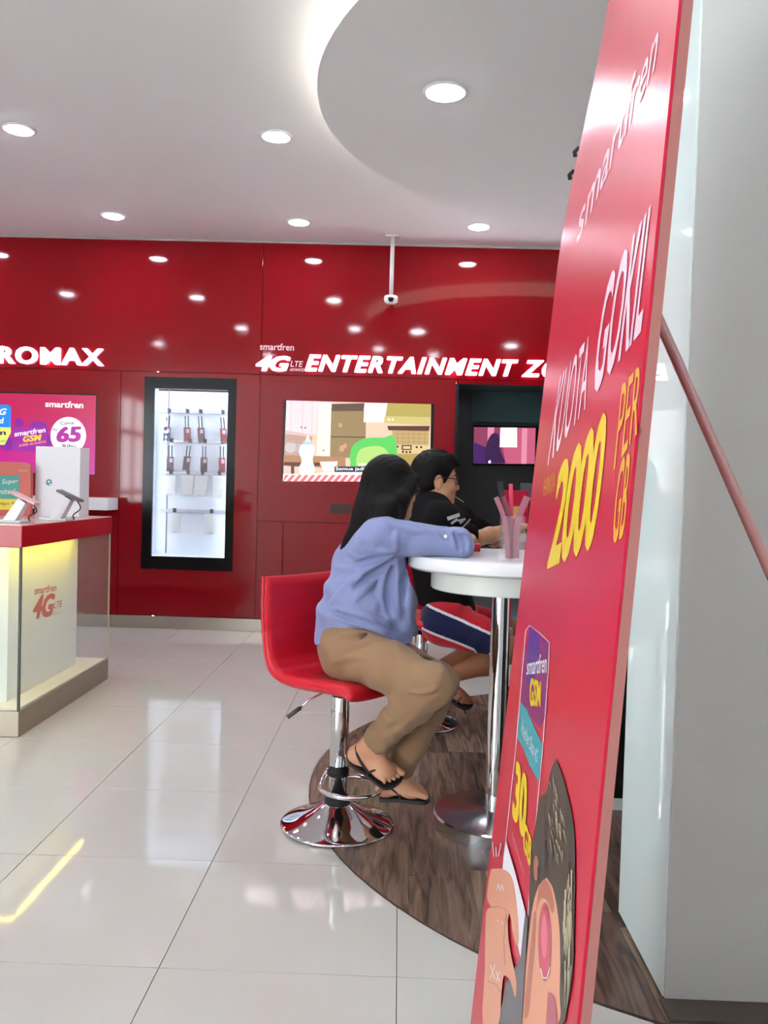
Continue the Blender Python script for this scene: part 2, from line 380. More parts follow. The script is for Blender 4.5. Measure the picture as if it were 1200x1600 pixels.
# ------------------------------------------------------------------ lit sign letters
M_lit = mat('lit_letter', (255, 255, 255), .5, emit=2.6, emit_rgb=(255, 240, 255))
M_lit.cycles.emission_sampling = 'NONE'
M_litside = mat('letter_side', (255, 225, 240), .5, emit=.8, emit_rgb=(255, 190, 235))
M_litside.cycles.emission_sampling = 'NONE'
def sign(label, word, x0, x1, z0, z1, bold, shear, spacing=1.):
    t = thing('illuminated_sign', label, 'sign', ((x0 + x1) / 2, W, z0))
    ends = []; V, _ = bold_np(word, bold=bold, shear=shear, spacing=spacing); lo, hi = V.min(0), V.max(0)
    sx, sz = (x1 - x0) / (hi[0] - lo[0]), (z1 - z0) / (hi[1] - lo[1])
    for i, ch in enumerate(word):
        if ch == ' ': continue
        A, _ = bold_np(word[:i + 1], bold=bold, shear=shear, spacing=spacing)
        B, Fs = bold_np(ch, bold=bold, shear=shear, extrude=.06)
        # last letter of the prefix ends at the prefix's right end (slanted letters: compare lower right corners)
        def right(Q): return (Q[:, 0] - shear * Q[:, 1]).max()
        B = B.copy(); B[:, 0] += right(A) - right(B)
        Q = np.c_[x0 + (B[:, 0] - lo[0]) * sx, W - .02 - B[:, 2] * .25, z0 + (B[:, 1] - lo[1]) * sz]
        mi = [0 if abs(np.mean([B[j, 2] for j in f])) > .059 else 1 for f in Fs]
        obj('letter', Q, Fs, [M_lit, M_litside], t, mi=mi)
    return t
sign('white lit upright block letters above the magenta screen, cut off at the left edge', 'ANDROMAX', -3.76, -2.375, 2.075, 2.212, .03, .0, 1.12)
SG = 'white lit slanted letters on the red wall'
sign('white lit slanted 4G, first characters of the long wall sign', '4G', -1.165, -.892, 2.068, 2.19, .045, .28, .95)
sign('long white lit slanted lettering ENTERTAINMENT ZONE above the wall television', 'ENTERTAINMENT ZONE', -.775, 1.523, 2.076, 2.209, .04, .28, 1.14)
t = thing('sign_lettering', 'small pale printed words around the lit 4G on the red wall', 'lettering', (-1.0, W, 2.1))
M_pale = mat('pale_letter', (235, 190, 195), .5, emit=.25, emit_rgb=(255, 215, 220))
pr = Print(lambda a, b, h: (a, W - .002 - h, b))
Q = lambda x0, z0, x1, z1: [(x0, z0), (x1, z0), (x1, z1), (x0, z1)]
for wd, qd, sl in (('smartfren', Q(-1.14, 2.238, -.87, 2.292), 0.), ('LTE', Q(-.895, 2.112, -.795, 2.158), .2), ('ADVANCED', Q(-.9, 2.078, -.78, 2.1), .2)):
    pr = Print(lambda a, b, h: (a, W - .002 - h, b)); pr.word(wd, qd, M_pale, .01, sl); pr.build('word', t)
# ------------------------------------------------------------------ wall screens
def wallfn(Y): return lambda a, b, h: tuple(onY(a, b, Y) - np.array([0, h, 0]))
def grad(name, c0, c1, axis, lo, hi, s):
    m = mat(name, (8, 8, 8), .25); m.cycles.emission_sampling = 'NONE'; nt = m.node_tree; b = nt.nodes['Principled BSDF']
    g = nt.nodes.new('ShaderNodeNewGeometry'); sp = nt.nodes.new('ShaderNodeSeparateXYZ'); nt.links.new(g.outputs['Position'], sp.inputs[0])
    r = nt.nodes.new('ShaderNodeMapRange'); r.inputs[1].default_value = lo; r.inputs[2].default_value = hi; nt.links.new(sp.outputs[axis], r.inputs[0])
    cr = nt.nodes.new('ShaderNodeValToRGB'); cr.color_ramp.elements[0].color = (*lin(c0), 1); cr.color_ramp.elements[1].color = (*lin(c1), 1)
    nt.links.new(r.outputs[0], cr.inputs[0]); nt.links.new(cr.outputs[0], b.inputs['Emission Color']); b.inputs['Emission Strength'].default_value = s; return m
# television with a kitchen film scene
tv = thing('wall_television', 'lit television showing a cartoon kitchen, set into the red wall', 'television', ((TV[0] + TV[1]) / 2, W, TV[2]))
box('casing', (TV[0], W + .006, TV[2]), (TV[1], W + .018, TV[3]), M_black, tv)
f0 = wallfn(W + .005)
kp = Print(lambda a, b, h: f0(440 + a / 5, 620 + b / 5, h), .0003)
G = lambda n, c, s=1.: glow('tv_' + n, c, s)
kp.poly([(38, 26), (1168, 48), (1158, 664), (12, 660)], G('wall', (226, 196, 170)))
kp.poly([(38, 26), (290, 32), (270, 300), (30, 262)], G('cupboard', (244, 212, 216)))
for x in (75, 165, 240): kp.poly([(x, 30), (x + 3, 30), (x - 3, 285), (x - 7, 285)], G('line', (205, 165, 170)))
kp.poly([(30, 262), (270, 300), (240, 310), (28, 285)], G('shelf', (214, 180, 180)))
kp.poly([(28, 290), (240, 312), (230, 470), (22, 455)], G('nook', (186, 150, 138)))
kp.disc((72, 395), 46, 42, G('bowl', (200, 186, 186))); kp.disc((140, 400), 34, 36, G('bowl2', (182, 168, 170))); kp.disc((72, 358), 16, 8, G('bowl2', (182, 168, 170)))
kp.disc((155, 238), 8, 8, G('knob', (150, 110, 105)), 12); kp.disc((185, 242), 8, 8, G('knob', (150, 110, 105)), 12)
kp.poly([(290, 40), (392, 44), (378, 468), (272, 460)], G('column', (248, 224, 216)))
kp.disc((328, 418), 7, 7, G('knob', (150, 110, 105)), 12)
kp.poly([(392, 56), (648, 50), (640, 112), (388, 116)], G('gap', (96, 72, 58)))
kp.poly([(388, 112), (660, 112), (655, 480), (378, 475)], G('fridge', (150, 126, 86)))
kp.poly([(384, 308), (655, 312), (655, 320), (384, 316)], G('fridge_line', (86, 68, 48)))
for cx_, cy_, r_ in ((460, 222, 18), (470, 405, 26), (495, 385, 20)): kp.disc((cx_, cy_), r_ * .8, r_, G('magnet', (204, 150, 110)))
kp.poly([(648, 48), (830, 50), (800, 200), (640, 200)], G('pale', (250, 226, 224)))
kp.poly([(828, 50), (1166, 58), (1160, 225), (805, 205)], G('hood', (176, 160, 82)))
kp.poly([(805, 150), (1162, 160), (1160, 225), (800, 205)], G('hood2', (200, 186, 116)))
kp.disc((838, 178), 11, 11, G('cream', (240, 224, 180)), 14); kp.disc((868, 178), 11, 11, G('cream', (240, 224, 180)), 14)
kp.poly([(825, 228), (1158, 228), (1150, 270), (835, 262)], G('under', (92, 50, 40)))
kp.poly([(860, 262), (1152, 268), (1148, 380), (880, 375)], G('splash', (188, 160, 106)))
for i in range(6): kp.poly([(905 + i * 42, 264), (908 + i * 42, 264), (908 + i * 42, 378), (905 + i * 42, 378)], G('joint', (150, 122, 78)))
for i in range(3): kp.poly([(870, 290 + i * 30), (1148, 294 + i * 30), (1148, 297 + i * 30), (870, 293 + i * 30)], G('joint', (150, 122, 78)))
kp.poly([(885, 375), (1146, 378), (1140, 445), (890, 445)], G('stove', (216, 190, 140)))
kp.poly([(938, 378), (1016, 378), (1016, 416), (938, 416)], G('dark', (48, 38, 34))); kp.poly([(948, 386), (1006, 386), (1006, 408), (948, 408)], G('stove', (216, 190, 140)))
for x, y in ((1055, 394), (1090, 394), (905, 390), (948, 430), (976, 432), (1004, 432)): kp.disc((x, y), 9, 9, G('dark', (48, 38, 34)), 12)
kp.poly([(880, 445), (1144, 445), (1140, 560), (880, 560)], G('oven', (170, 150, 80)))
kp.poly([(20, 455), (500, 470), (500, 560), (16, 540)], G('worktop', (176, 128, 92)))
kp.poly([(20, 510), (300, 515), (300, 540), (100, 545), (100, 600), (75, 600), (75, 540), (18, 535)], G('chair_dark', (92, 52, 44)))
kp.poly([(18, 540), (70, 545), (70, 600), (16, 600)], G('seat', (236, 190, 180))); kp.poly([(104, 548), (150, 548), (150, 600), (104, 600)], G('seat', (236, 190, 180)))
# empty green child seat
kp.poly(smoothcurve([(545, 600), (535, 470), (560, 380), (640, 330), (720, 318), (800, 318), (860, 300), (890, 340), (903, 440), (900, 600)], 5), G('green', (92, 200, 92)))
kp.poly(smoothcurve([(590, 600), (585, 480), (620, 410), (720, 385), (800, 400), (845, 470), (850, 600)], 5), G('cushion', (176, 214, 120)))
kp.poly([(600, 520), (850, 520), (850, 534), (600, 534)], G('tray', (236, 244, 226)))
# table with striped cloth, bottle, bowl, subtitle
kp.poly([(14, 602), (150, 608), (280, 600), (600, 580), (1158, 590), (1156, 664), (12, 660)], G('cloth', (255, 232, 232)))
for i in range(22): kp.poly([(30 + i * 52, 612), (58 + i * 52, 612), (18 + i * 52, 662), (-14 + i * 52 if i else 12, 662)], G('stripe', (226, 106, 112)))
kp.poly([(300, 508), (440, 505), (425, 580), (330, 585)], G('pale_bowl', (255, 236, 230)))
kp.poly([(290, 595), (600, 575), (600, 605), (290, 608)], G('plate', (255, 246, 248)))
kp.poly(smoothcurve([(150, 612), (138, 560), (160, 500), (140, 440), (150, 385), (180, 370), (235, 372), (262, 390), (255, 440), (245, 500), (262, 560), (248, 612)], 4), G('bottle', (252, 248, 255)))
kp.poly([(172, 350), (240, 350), (240, 376), (172, 376)], G('ring', (176, 206, 230))); kp.poly(smoothcurve([(182, 350), (195, 325), (198, 300), (216, 300), (220, 325), (234, 350)], 4), G('teat', (244, 214, 196)))
kp.poly([(415, 545), (700, 545), (700, 588), (415, 588)], G('suit', (36, 30, 58))); kp.word('Semua jadi su', [(425, 582), (705, 582), (705, 550), (425, 550)], G('sub', (250, 250, 255), 1.2), .01)
kp.build('screen_picture', tv)
# promotion screen at the left
ps = thing('promotion_screen', 'magenta promotion screen with a white 65 price circle on the left wall', 'screen', ((SCRN[0] + SCRN[1]) / 2, W, SCRN[2]))
box('casing', (SCRN[0], W + .004, SCRN[2]), (SCRN[1], W + .018, SCRN[3]), M_black, ps)
S = 5.4545; f1 = wallfn(W + .003)
pp = Print(lambda a, b, h: f1(a / S, 580 + b / S, h), .0003)
G = lambda n, c, s=1.: glow('promo_' + n, c, s)
pp.V += [(x, W + .003, z) for x, z in ((SCRN[0] + .01, SCRN[2] + .01), (SCRN[1] - .01, SCRN[2] + .01), (SCRN[1] - .01, SCRN[3] - .01), (SCRN[0] + .01, SCRN[3] - .01))]; pp.F.append([0, 1, 2, 3]); pp.m.append(grad('promo_ground', (214, 22, 166), (208, 16, 92), 2, 1.2, 1.7, .75)); pp.mi.append(0)
pur = G('purple', (126, 14, 150)); wh = G('white', (255, 250, 255)); 
pp.disc((325, 500), 90, 75, pur); pp.disc((160, 440), 36, 40, pur); pp.disc((60, 620), 60, 60, pur); pp.disc((390, 590), 60, 60, pur)
pp.poly([(-300, 280), (70, 285), (95, 305), (92, 480), (-300, 470)], G('blue', (24, 130, 226)))
pp.word('4G', [(-60, 372), (55, 372), (60, 318), (-50, 318)], wh, .03, .2); pp.word('Band', [(-110, 445), (32, 445), (34, 395), (-105, 395)], wh, .02, .1)
pp.poly([(-300, 470), (92, 480), (95, 520), (40, 628), (-300, 620)], G('lime', (214, 236, 110))); dk = G('ink', (60, 20, 90))
pp.word('5 m', [(-120, 545), (52, 545), (52, 500), (-120, 500)], dk, .03); pp.word('Aktivasi', [(-160, 605), (45, 605), (50, 578), (-160, 578)], dk)
pp.poly([(105, 475), (405, 480), (400, 640), (380, 690), (105, 680)], G('card', (150, 24, 150)))
pp.word('smartfren', [(125, 558), (388, 520), (390, 478), (125, 515)], wh, .02); pp.word('GSM', [(195, 606), (352, 590), (356, 536), (200, 552)], G('gold', (255, 196, 60)), .04, .1); pp.word('SUPER 4G KUOTA', [(165, 645), (395, 610), (396, 590), (165, 625)], G('gold2', (255, 170, 90)), .01)
pp.disc((584, 550), 152, 160, wh); pm = G('magenta_ink', (166, 28, 150))
pp.word('Cuma', [(515, 458), (632, 452), (632, 425), (515, 430)], dk, .02); pp.word('Rp', [(452, 515), (494, 512), (494, 482), (452, 485)], dk, .01); pp.word('65', [(480, 608), (692, 602), (694, 468), (488, 474)], pm, .05, .08); pp.word('Ribu', [(535, 655), (648, 655), (648, 622), (535, 622)], dk, .02)
pp.word('smartfren', [(388, 305), (712, 318), (714, 262), (390, 252)], wh, .025)
pp.build('screen_picture', ps)
# dim display inside the alcove
AY = W + AD - .03
ds = thing('alcove_display', 'dim pink display with a dark figure inside the black alcove', 'screen', (.9, AY, 1.2))
o0 = onY(738, 601, AY); o1 = onY(862, 662, AY)
box('upper_glass', (o0[0], AY, o1[2]), (o1[0], AY + .02, o0[2]), mat('teal_glass', (52, 70, 72), .12), ds)
q0 = onY(740, 664, AY); q1 = onY(842, 729, AY); box('casing', (q0[0], AY - .02, q1[2]), (q1[0], AY + .01, q0[2]), M_black, ds)
ap = Print(lambda a, b, h: tuple(onY(720 + a / 4.286, 560 + b / 4.286, AY - .021) - np.array([0, h, 0])), .0004)
G = lambda n, c, s=.8: glow('alcove_' + n, c, s)
ap.poly([(88, 460), (502, 466), (495, 706), (82, 704)], G('ground', (150, 62, 100))); ap.poly([(260, 466), (500, 466), (494, 706), (300, 706)], G('pink', (206, 96, 130)))
ap.poly([(410, 468), (446, 468), (440, 706), (404, 706)], G('pale', (236, 150, 176))); ap.poly([(180, 462), (225, 462), (215, 560), (178, 560)], G('pale', (236, 150, 176)))
ap.poly([(84, 560), (180, 600), (180, 704), (82, 704)], G('violet', (74, 30, 104)))
ap.poly(smoothcurve([(165, 704), (165, 610), (185, 540), (215, 502), (250, 510), (262, 560), (265, 610), (300, 700)], 4), G('figure', (60, 24, 78)))
ap.poly([(266, 464), (376, 464), (376, 596), (260, 594)], G('window', (255, 250, 255), 1.3)); ap.poly([(186, 684), (200, 684), (200, 702), (184, 702)], G('window', (255, 250, 255), 1.3))
ap.build('screen_picture', ds)
# little dark slot in the red panel
box('slot', (-.545, W - .003, .962), (-.385, W + .01, 1.04), mat('slot_dark', (58, 10, 14), .3), wall_back)

# ------------------------------------------------------------------ lit display cabinet with hanging accessories
CD = .17
cab = thing('display_cabinet', 'tall black framed display cabinet with bright white lit inside', 'cabinet', ((CAB[0] + CAB[1]) / 2, W, CAB[2]))
a0, a1, b0, b1 = CAB; i0, i1, j0, j1 = -1.972, -1.383, .578, 1.913
def ringframe(name, O, I, y0, y1, m, parent):
    o4 = [(O[0], O[2]), (O[1], O[2]), (O[1], O[3]), (O[0], O[3])]; i4 = [(I[0], I[2]), (I[1], I[2]), (I[1], I[3]), (I[0], I[3])]
    V = [(x, y0, z) for x, z in o4 + i4] + [(x, y1, z) for x, z in o4 + i4]; Fs = []
    for i in range(4):
        j = (i + 1) % 4; Fs += [[i, j, 4 + j, 4 + i], [8 + i, 12 + i, 12 + j, 8 + j], [i, 8 + i, 8 + j, j], [4 + i, 4 + j, 12 + j, 12 + i]]
    return obj(name, V, Fs, m, parent)
ringframe('frame', (a0 + .001, a1 - .001, b0 + .001, b1 - .001), (i0, i1, j0, j1), W - .006, W + .02, mat('cabinet_frame_black', (12, 12, 13), .16, spec=.2), cab)
M_cabw = mat('cabinet_white', (226, 232, 240), .5)
bk = obj('back_panel', *box_vf((i0 - .02, W + CD, j0), (i1 + .03, W + CD + .01, j1)), M_cabw, cab)
obj('inner_sides', *join(box_vf((i0 - .032, W + .02, j0 - .03), (i0 - .02, W + CD, j1 + .04)), box_vf((i1 + .03, W + .02, j0 - .03), (i1 + .042, W + CD, j1 + .04)), box_vf((i0 - .02, W + .02, j0 - .012), (i1 + .03, W + CD, j0)), box_vf((i0 - .02, W + .02, j1 + .03), (i1 + .03, W + CD, j1 + .04))), M_cabw, cab)
obj('led_strip', *box_vf((i0 + .02, W + .03, j1 + .008), (i1 - .02, W + .06, j1 + .016)), mat('cabinet_led', (255, 255, 255), .5, emit=11., emit_rgb=(222, 234, 255)), cab)
obj('side_led_strip', *box_vf((i0 - .018, W + .024, j0 + .02), (i0 - .012, W + .05, j1 - .02)), mat('cabinet_led', (255, 255, 255)), cab)
obj('side_led_strip', *box_vf((i1 + .018, W + .024, j0 + .02), (i1 + .024, W + .05, j1 - .02)), mat('cabinet_led', (255, 255, 255)), cab)
RY = W + CD
def cp(x, y, Y=RY): return onY(220 + x / 5, 580 + y / 5, Y)
st = cp(222, 132); sb = cp(200, 1420)
box('slotted_upright', (st[0] - .005, RY - .004, sb[2]), (st[0] + .005, RY, st[2]), mat('grey_metal', (120, 122, 128), .4, metal=.8), cab)
M_rail = mat('rail_grey', (186, 188, 196), .35, metal=.5)
rails = []
for y_ in (318, 548, 795, 1093):
    z_ = cp(400, y_)[2]; rails.append(z_); box('rail', (cp(160, y_)[0], RY - .02, z_ - .014), (i1, RY - .002, z_ + .012), M_rail, cab, .002)
M_hook = mat('hook_black', (38, 36, 42), .4)
M_blis = mat('blister_red', (120, 40, 48), .35); M_blisd = mat('blister_dark', (66, 36, 48), .35); M_cable = mat('cable_black', (36, 30, 38), .5)
M_pouch = mat('clear_pouch', (226, 226, 224), .12, alpha=.55); M_label = mat('pouch_grey', (120, 118, 120), .5)
rowname = ['top', 'second']
ordn = ['first', 'second', 'third', 'last']
def hook(x, z, t):
    obj('hook', *tube_vf([(x, RY - .02, z + .004), (x, RY - .06, z + .006), (x, RY - .072, z + .022)], .004, 6), M_hook, t); box('hook_clip', (x - .012, RY - .028, z - .014), (x + .012, RY - .014, z + .02), M_hook, t)
for r, items in enumerate([[(215, 350, 548, 3, 0), (358, 352, 550, -3, 1), (462, 352, 558, -5, 2), (636, 360, 560, -6, 1)], [(232, 580, 782, 0, 2), (376, 582, 774, 6, 2), (496, 586, 786, 0, 2), (634, 588, 790, -2, 1)]]):
    for q, (x, y0, y1, tilt, kind) in enumerate(items):
        Yp = RY - .05; top = cp(x, y0, Yp); bot = cp(x, y1, Yp); hgt = top[2] - bot[2]
        t = thing('cable_pack', '%s small %s accessory pack on the %s rail of the lit cabinet' % (ordn[q], ['dark blue sparkling', 'red', 'dark maroon'][kind], rowname[r]), 'accessory pack', (top[0], Yp, bot[2]), 'hanging cable packs')
        hook(top[0], rails[r], t)
        m = [mat('blister_blue', (40, 42, 84), .2), M_blis, M_blisd][kind]; sh = math.tan(math.radians(tilt)) * hgt
        for s_ in (-.012, .012): obj('cable', *tube_vf([(top[0] + s_, Yp, top[2]), (top[0] + s_ - sh * .45, Yp, bot[2] + hgt * .55)], .0045, 6), M_cable, t)
        zc = bot[2] + hgt * .56; ax = top[0] - sh * .45; bx = top[0] - sh
        V, Fs = box_vf((-.026, Yp - .008, 0), (.026, Yp + .008, 1), 0); V = [(v[0] + bx + (ax - bx) * v[2], v[1], bot[2] + (zc - bot[2]) * v[2]) for v in V]; obj('pack_card', V, Fs, m, t)
        box('pack_label', (ax - .004, Yp - .0095, zc - .045), (ax + .022, Yp - .0082, zc - .012), mat('label_pink', (206, 170, 176), .4), t)
        if kind == 0:
            rg = random.Random(3)
            for kx in range(9): zz = top[2] - rg.random() * hgt; xx = top[0] - .022 + rg.random() * .02; box('foil_fleck', (xx - .006, Yp - .014, zz - .008), (xx + .006, Yp - .0105, zz + .008), mat('foil', (235, 238, 250), .2, metal=.7), t)
for r, items in enumerate([[(228, 815, 968, 4), (364, 812, 972, 0), (478, 815, 975, 7), (610, 815, 978, 0)], [(258, 1110, 1262, 0), (548, 1115, 1270, 0)]]):
    for q, (x, y0, y1, tilt) in enumerate(items):
        Yp = RY - .045; top = cp(x, y0, Yp); bot = cp(x, y1, Yp); w_ = .049; sh = math.tan(math.radians(tilt)) * (top[2] - bot[2])
        nm = ordn[q] if r == 0 else ['left', 'right'][q]
        t = thing('clear_pouch', '%s clear plastic pouch on the %s rail of the lit cabinet' % (nm, ['third', 'bottom'][r]), 'accessory pack', (top[0], Yp, bot[2]), 'hanging clear pouches')
        hook(top[0], rails[2 + r], t)
        V, Fs = box_vf((-w_, Yp - .006, 0), (w_, Yp + .006, 1), 0); V = [(v[0] + top[0] - sh * (1 - v[2]), v[1], bot[2] + (top[2] - bot[2]) * v[2]) for v in V]; obj('pouch', V, Fs, M_pouch, t)
        box('tag', (top[0] - sh - .005, Yp - .008, bot[2] + .002), (top[0] - sh + .02, Yp - .0065, bot[2] + .008), M_label, t)
        box('insert_card', (top[0] - w_ * .55 - sh * .5, Yp - .003, bot[2] + .03), (top[0] + w_ * .55 - sh * .5, Yp + .003, top[2] - .03), mat('card_cream', (226, 222, 206), .5), t)
obj('cabinet_glass', *box_vf((i0, W + .004, j0), (i1, W + .008, j1)), mat('pane_clear', (255, 255, 255), .02, alpha=.06), cab)
# floating white shelf behind the counter
s0 = onY(122, 775, W); sh_ = thing('wall_shelf', 'white box shelf mounted on the red wall behind the counter', 'shelf', (-2.9, W, .935))
box('shelf_body', (-3.7, W - .23, .94), (-2.245, W - .001, 1.035), M_white, sh_, .004)

# ------------------------------------------------------------------ glass display counter
KX, KY0, KY1, KXL = -1.69, 3.7, 4.87, -3.5
kt = thing('display_counter', 'red topped glass display counter lit yellow from inside at the left', 'counter', (-2.6, 4.3, 0))
box('steel_base', (KXL, KY0 + .004, 0), (KX - .004, KY1 - .01, .118), mat('warm_steel', (166, 156, 140), .4, metal=.7, noise=(40, .06)), kt, .003)
box('red_top', (KXL, KY0, .862), (KX, KY1, .960), mat('red_counter_laminate', (176, 18, 30), .25, noise=(3, .05)), kt, .003)
box('top_sheen', (KXL + .004, KY0 + .004, .960), (KX - .004, KY1 - .004, .9625), mat('pale_pink_sheen', (228, 196, 192), .12), kt)  # pale pink colour stands in for reflections on the red top
M_inner = mat('counter_white', (240, 246, 242), .5, noise=(6, .02))
box('inner_box', (KXL + .05, KY0 + .13, .12), (KX - .12, 4.66, .86), M_inner, kt)
box('inner_shelf', (KXL + .02, KY0 + .02, .118), (KX - .018, KY1 - .02, .126), mat('cream_sheet', (238, 234, 214), .4), kt)
M_pane = mat('counter_pane', (226, 240, 230), .03, alpha=.1, spec=.5)
box('side_pane', (KX - .012, KY0 + .012, .118), (KX - .004, KY1 - .012, .862), M_pane, kt)
box('front_pane', (KXL, KY0 + .004, .118), (KX - .012, KY0 + .012, .862), M_pane, kt)
box('corner_seam', (KX - .013, KY0 + .003, .118), (KX - .003, KY0 + .013, .862), mat('seam_dark', (60, 66, 58), .4), kt)
box('edge_seam', (KX - .011, KY1 - .016, .118), (KX - .004, KY1 - .01, .862), mat('seam_light', (190, 190, 170), .3), kt)
M_led = mat('yellow_led', (255, 240, 90), .5, emit=24., emit_rgb=(255, 234, 80))
obj('led_strip', *join(box_vf((KX - .05, KY0 + .04, .8608), (KX - .034, 4.60, .8616)), box_vf((KXL + .1, KY0 + .04, .8608), (KX - .05, KY0 + .056, .8616))), M_led, kt)
kl = Print(lambda a, b, h: tuple(onX(a / 4, 780 + b / 4, KX - .12) + np.array([.0004 + h, 0, 0])), .0004)
M_or = mat('orange_red_ink', (206, 74, 50), .5)
kl.word('smartfren', [(214, 598), (350, 572), (352, 528), (216, 548)], M_or, .02); kl.word('4G', [(196, 755), (328, 730), (346, 585), (220, 602)], M_or, .05, .1); kl.word('LTE', [(334, 682), (384, 672), (388, 630), (340, 640)], M_or); kl.word('ADVANCED', [(330, 726), (384, 714), (386, 698), (332, 706)], mat('faded_ink', (210, 170, 150), .5))
kl.build('printed_logo', kt)
# things on the counter
KZ = .9625
t = thing('paper_bag', 'plain white upright box with a teal round mark on the counter', 'box', (*onZ(90, 802, KZ)[:2], KZ))
BY = 4.62; c0 = onY(54, 803, BY)[0]; c1 = onY(124, 803, BY)[0]; zt = onY(90, 698, BY)[2]
V, Fs = box_vf((c0, BY, KZ), (c1, BY + .14, zt), .003); obj('box_body', V, Fs, mat('white_card', (228, 228, 232), .35), t)
lp = Print(lambda a, b, h: tuple(onY(a / S, 580 + b / S, BY - .0008) - np.array([0, h, 0])), .0004)
lp.disc((418, 948), 26, 28, mat('teal_mark', (58, 142, 148), .5)); lp.poly([(405, 938), (425, 930), (430, 940), (412, 955)], mat('white_card', (0, 0, 0))); lp.poly([(418, 965), (434, 950), (438, 958), (424, 974)], mat('white_card', (0, 0, 0)))
lp.build('printed_mark', t)
def phone_stand(label, px, py, tx, ty, pm, L, ang, base):
    b = onZ(px, py, KZ); Y = b[1]; top = onY(tx, ty, Y)
    t = thing('phone_stand', label, 'phone stand', tuple(b), 'demo phones on the counter')
    box('foot_plate', (b[0] - .06, Y - .05, KZ), (b[0] + .07, Y + .05, KZ + .01), M_white, t, .003)
    d = top - b; s = np.array([-d[2], 0, d[0]]); s /= np.linalg.norm(s)
    V = []
    for c, hw, hd in ((b, .026, .03), (top, .021, .026)):
        for sx, sy in ((-1, -1), (1, -1), (1, 1), (-1, 1)): V.append(tuple(c + s * hw * sx + np.array([0, hd * sy, 0])))
    obj('stem', V, [[0, 1, 2, 3], [7, 6, 5, 4], [0, 4, 5, 1], [1, 5, 6, 2], [2, 6, 7, 3], [3, 7, 4, 0]], mat('stand_white', (236, 236, 238), .3), t)
    a = math.radians(ang); ux = np.array([math.cos(a), 0, -math.sin(a)]); uz = np.array([math.sin(a), 0, math.cos(a)])
    V, Fs = box_vf((-L / 2, -.036, -.006), (L / 2, .036, .006), .004); V = [tuple(top + ux * v[0] + np.array([0, v[1], 0]) + uz * (v[2] + .012)) for v in V]
    ph = obj('demo_phone', V, Fs, pm, t)
    V, Fs = box_vf((-.015, -.02, -.016), (.015, .02, .006), .002); V = [tuple(top + ux * v[0] + np.array([0, v[1], 0]) + uz * v[2]) for v in V]; obj('security_puck', V, Fs, M_blackm, t)
    obj('cable', *tube_vf(smoothcurve([top + [.03, .0, .0], top + [.06, .0, -.05], b + [.08, .02, .03], b + [.075, .04, .006]], 6), .003, 6), M_blackm, t)
phone_stand('white demo phone tilted on a white stand near the counter edge', 16, 816, 38, 782, mat('phone_rose', (220, 170, 168), .3), .13, 24, 0)
phone_stand('dark demo phone tilted on a white stand in front of the white box', 88, 813, 108, 778, mat('phone_grey', (92, 84, 90), .3), .13, 24, 0)
# leaflet display at the far left of the counter
LY = 4.55
t = thing('counter_display', 'brown red counter card with teal and yellow bands at the left edge', 'display card', (*onY(10, 800, LY)[:2], KZ))
e0 = onY(-70, 800, LY)[0]; e1 = onY(47, 800, LY)[0]; ez = onY(20, 722, LY)[2]
poly = smoothcurve([(e1, KZ + .001), (e1, ez - .05), (e1 - .012, ez - .012), (e1 - .05, ez)], 4) + [np.array([e0, ez]), np.array([e0, KZ + .001])]
obj('card', *prism_vf([tuple(p) for p in poly], 1, LY, LY + .03), mat('card_terracotta', (186, 82, 66), .4), t)
lp = Print(lambda a, b, h: tuple(onY(a / S, 580 + b / S, LY - .0006) - np.array([0, h, 0])), .0004)
lp.poly([(-300, 900), (165, 885), (162, 1090), (-300, 1082)], mat('teal_print', (52, 142, 130), .4)); lp.poly([(-300, 1084), (162, 1090), (150, 1180), (-300, 1180)], mat('yellow_print', (226, 206, 40), .4))
wp = mat('print_white', (236, 236, 236), .5); lp.word('Bukan Super', [(-150, 985), (158, 965), (160, 915), (-150, 930)], wp, .0, .15); lp.word('Unlimited', [(-130, 1052), (130, 1045), (132, 1000), (-130, 1002)], wp, .0, .15)
lp.word('Semua Hape 4G', [(-150, 1150), (150, 1146), (152, 1112), (-150, 1112)], mat('print_dark', (60, 60, 40), .5)); lp.word('smartfren', [(165, 855), (240, 858), (240, 836), (165, 833)], mat('print_faint', (220, 160, 150), .5))
lp.build('print', t)
b_ = onZ(60, 812, KZ); box('leaflet_tray', (b_[0] - .02, b_[1] + .05, KZ), (b_[0] + .13, b_[1] + .16, KZ + .012), mat('tray_clear_grey', (206, 204, 206), .2), None, .002)
tag(bpy.data.objects['leaflet_tray'], 'low pale tray lying on the counter beside the white box', 'tray')
# ------------------------------------------------------------------ round tables
TZ = .955
def round_table(x, y, r, label, rb=.215):
    t = thing('bar_table', label, 'table', (x, y, .0035), 'round white bar tables')
    c = (x, y, 0)
    obj('table_top', *lathe_vf([(0, TZ - .048), (r - .012, TZ - .048), (r - .002, TZ - .040), (r, TZ - .03), (r, TZ - .012), (r - .006, TZ - .002), (r - .016, TZ), (0, TZ)], c, 72), M_whiteg, t, smooth=True)
    ra = r * .74
    obj('apron', *lathe_vf([(0, TZ - .118), (ra - .004, TZ - .118), (ra, TZ - .114), (ra, TZ - .048)], c, 64), mat('apron_white', (226, 226, 220), .35), t, smooth=True)
    obj('column', *lathe_vf([(.034, .04), (.034, TZ - .118)], c, 32), M_chrome, t, smooth=True)
    obj('base_plate', *lathe_vf([(rb, .0035), (rb, .046), (rb - .006, .052), (.05, .054), (.036, .062), (.034, .062)], c, 64), mat('base_steel', (190, 188, 190), .2, metal=1.), t)
    for n in ('table_top', 'apron', 'base_plate'):
        pass
    return t
round_table(.365, 2.90, .335, 'near round white bar table where the person in blue leans')
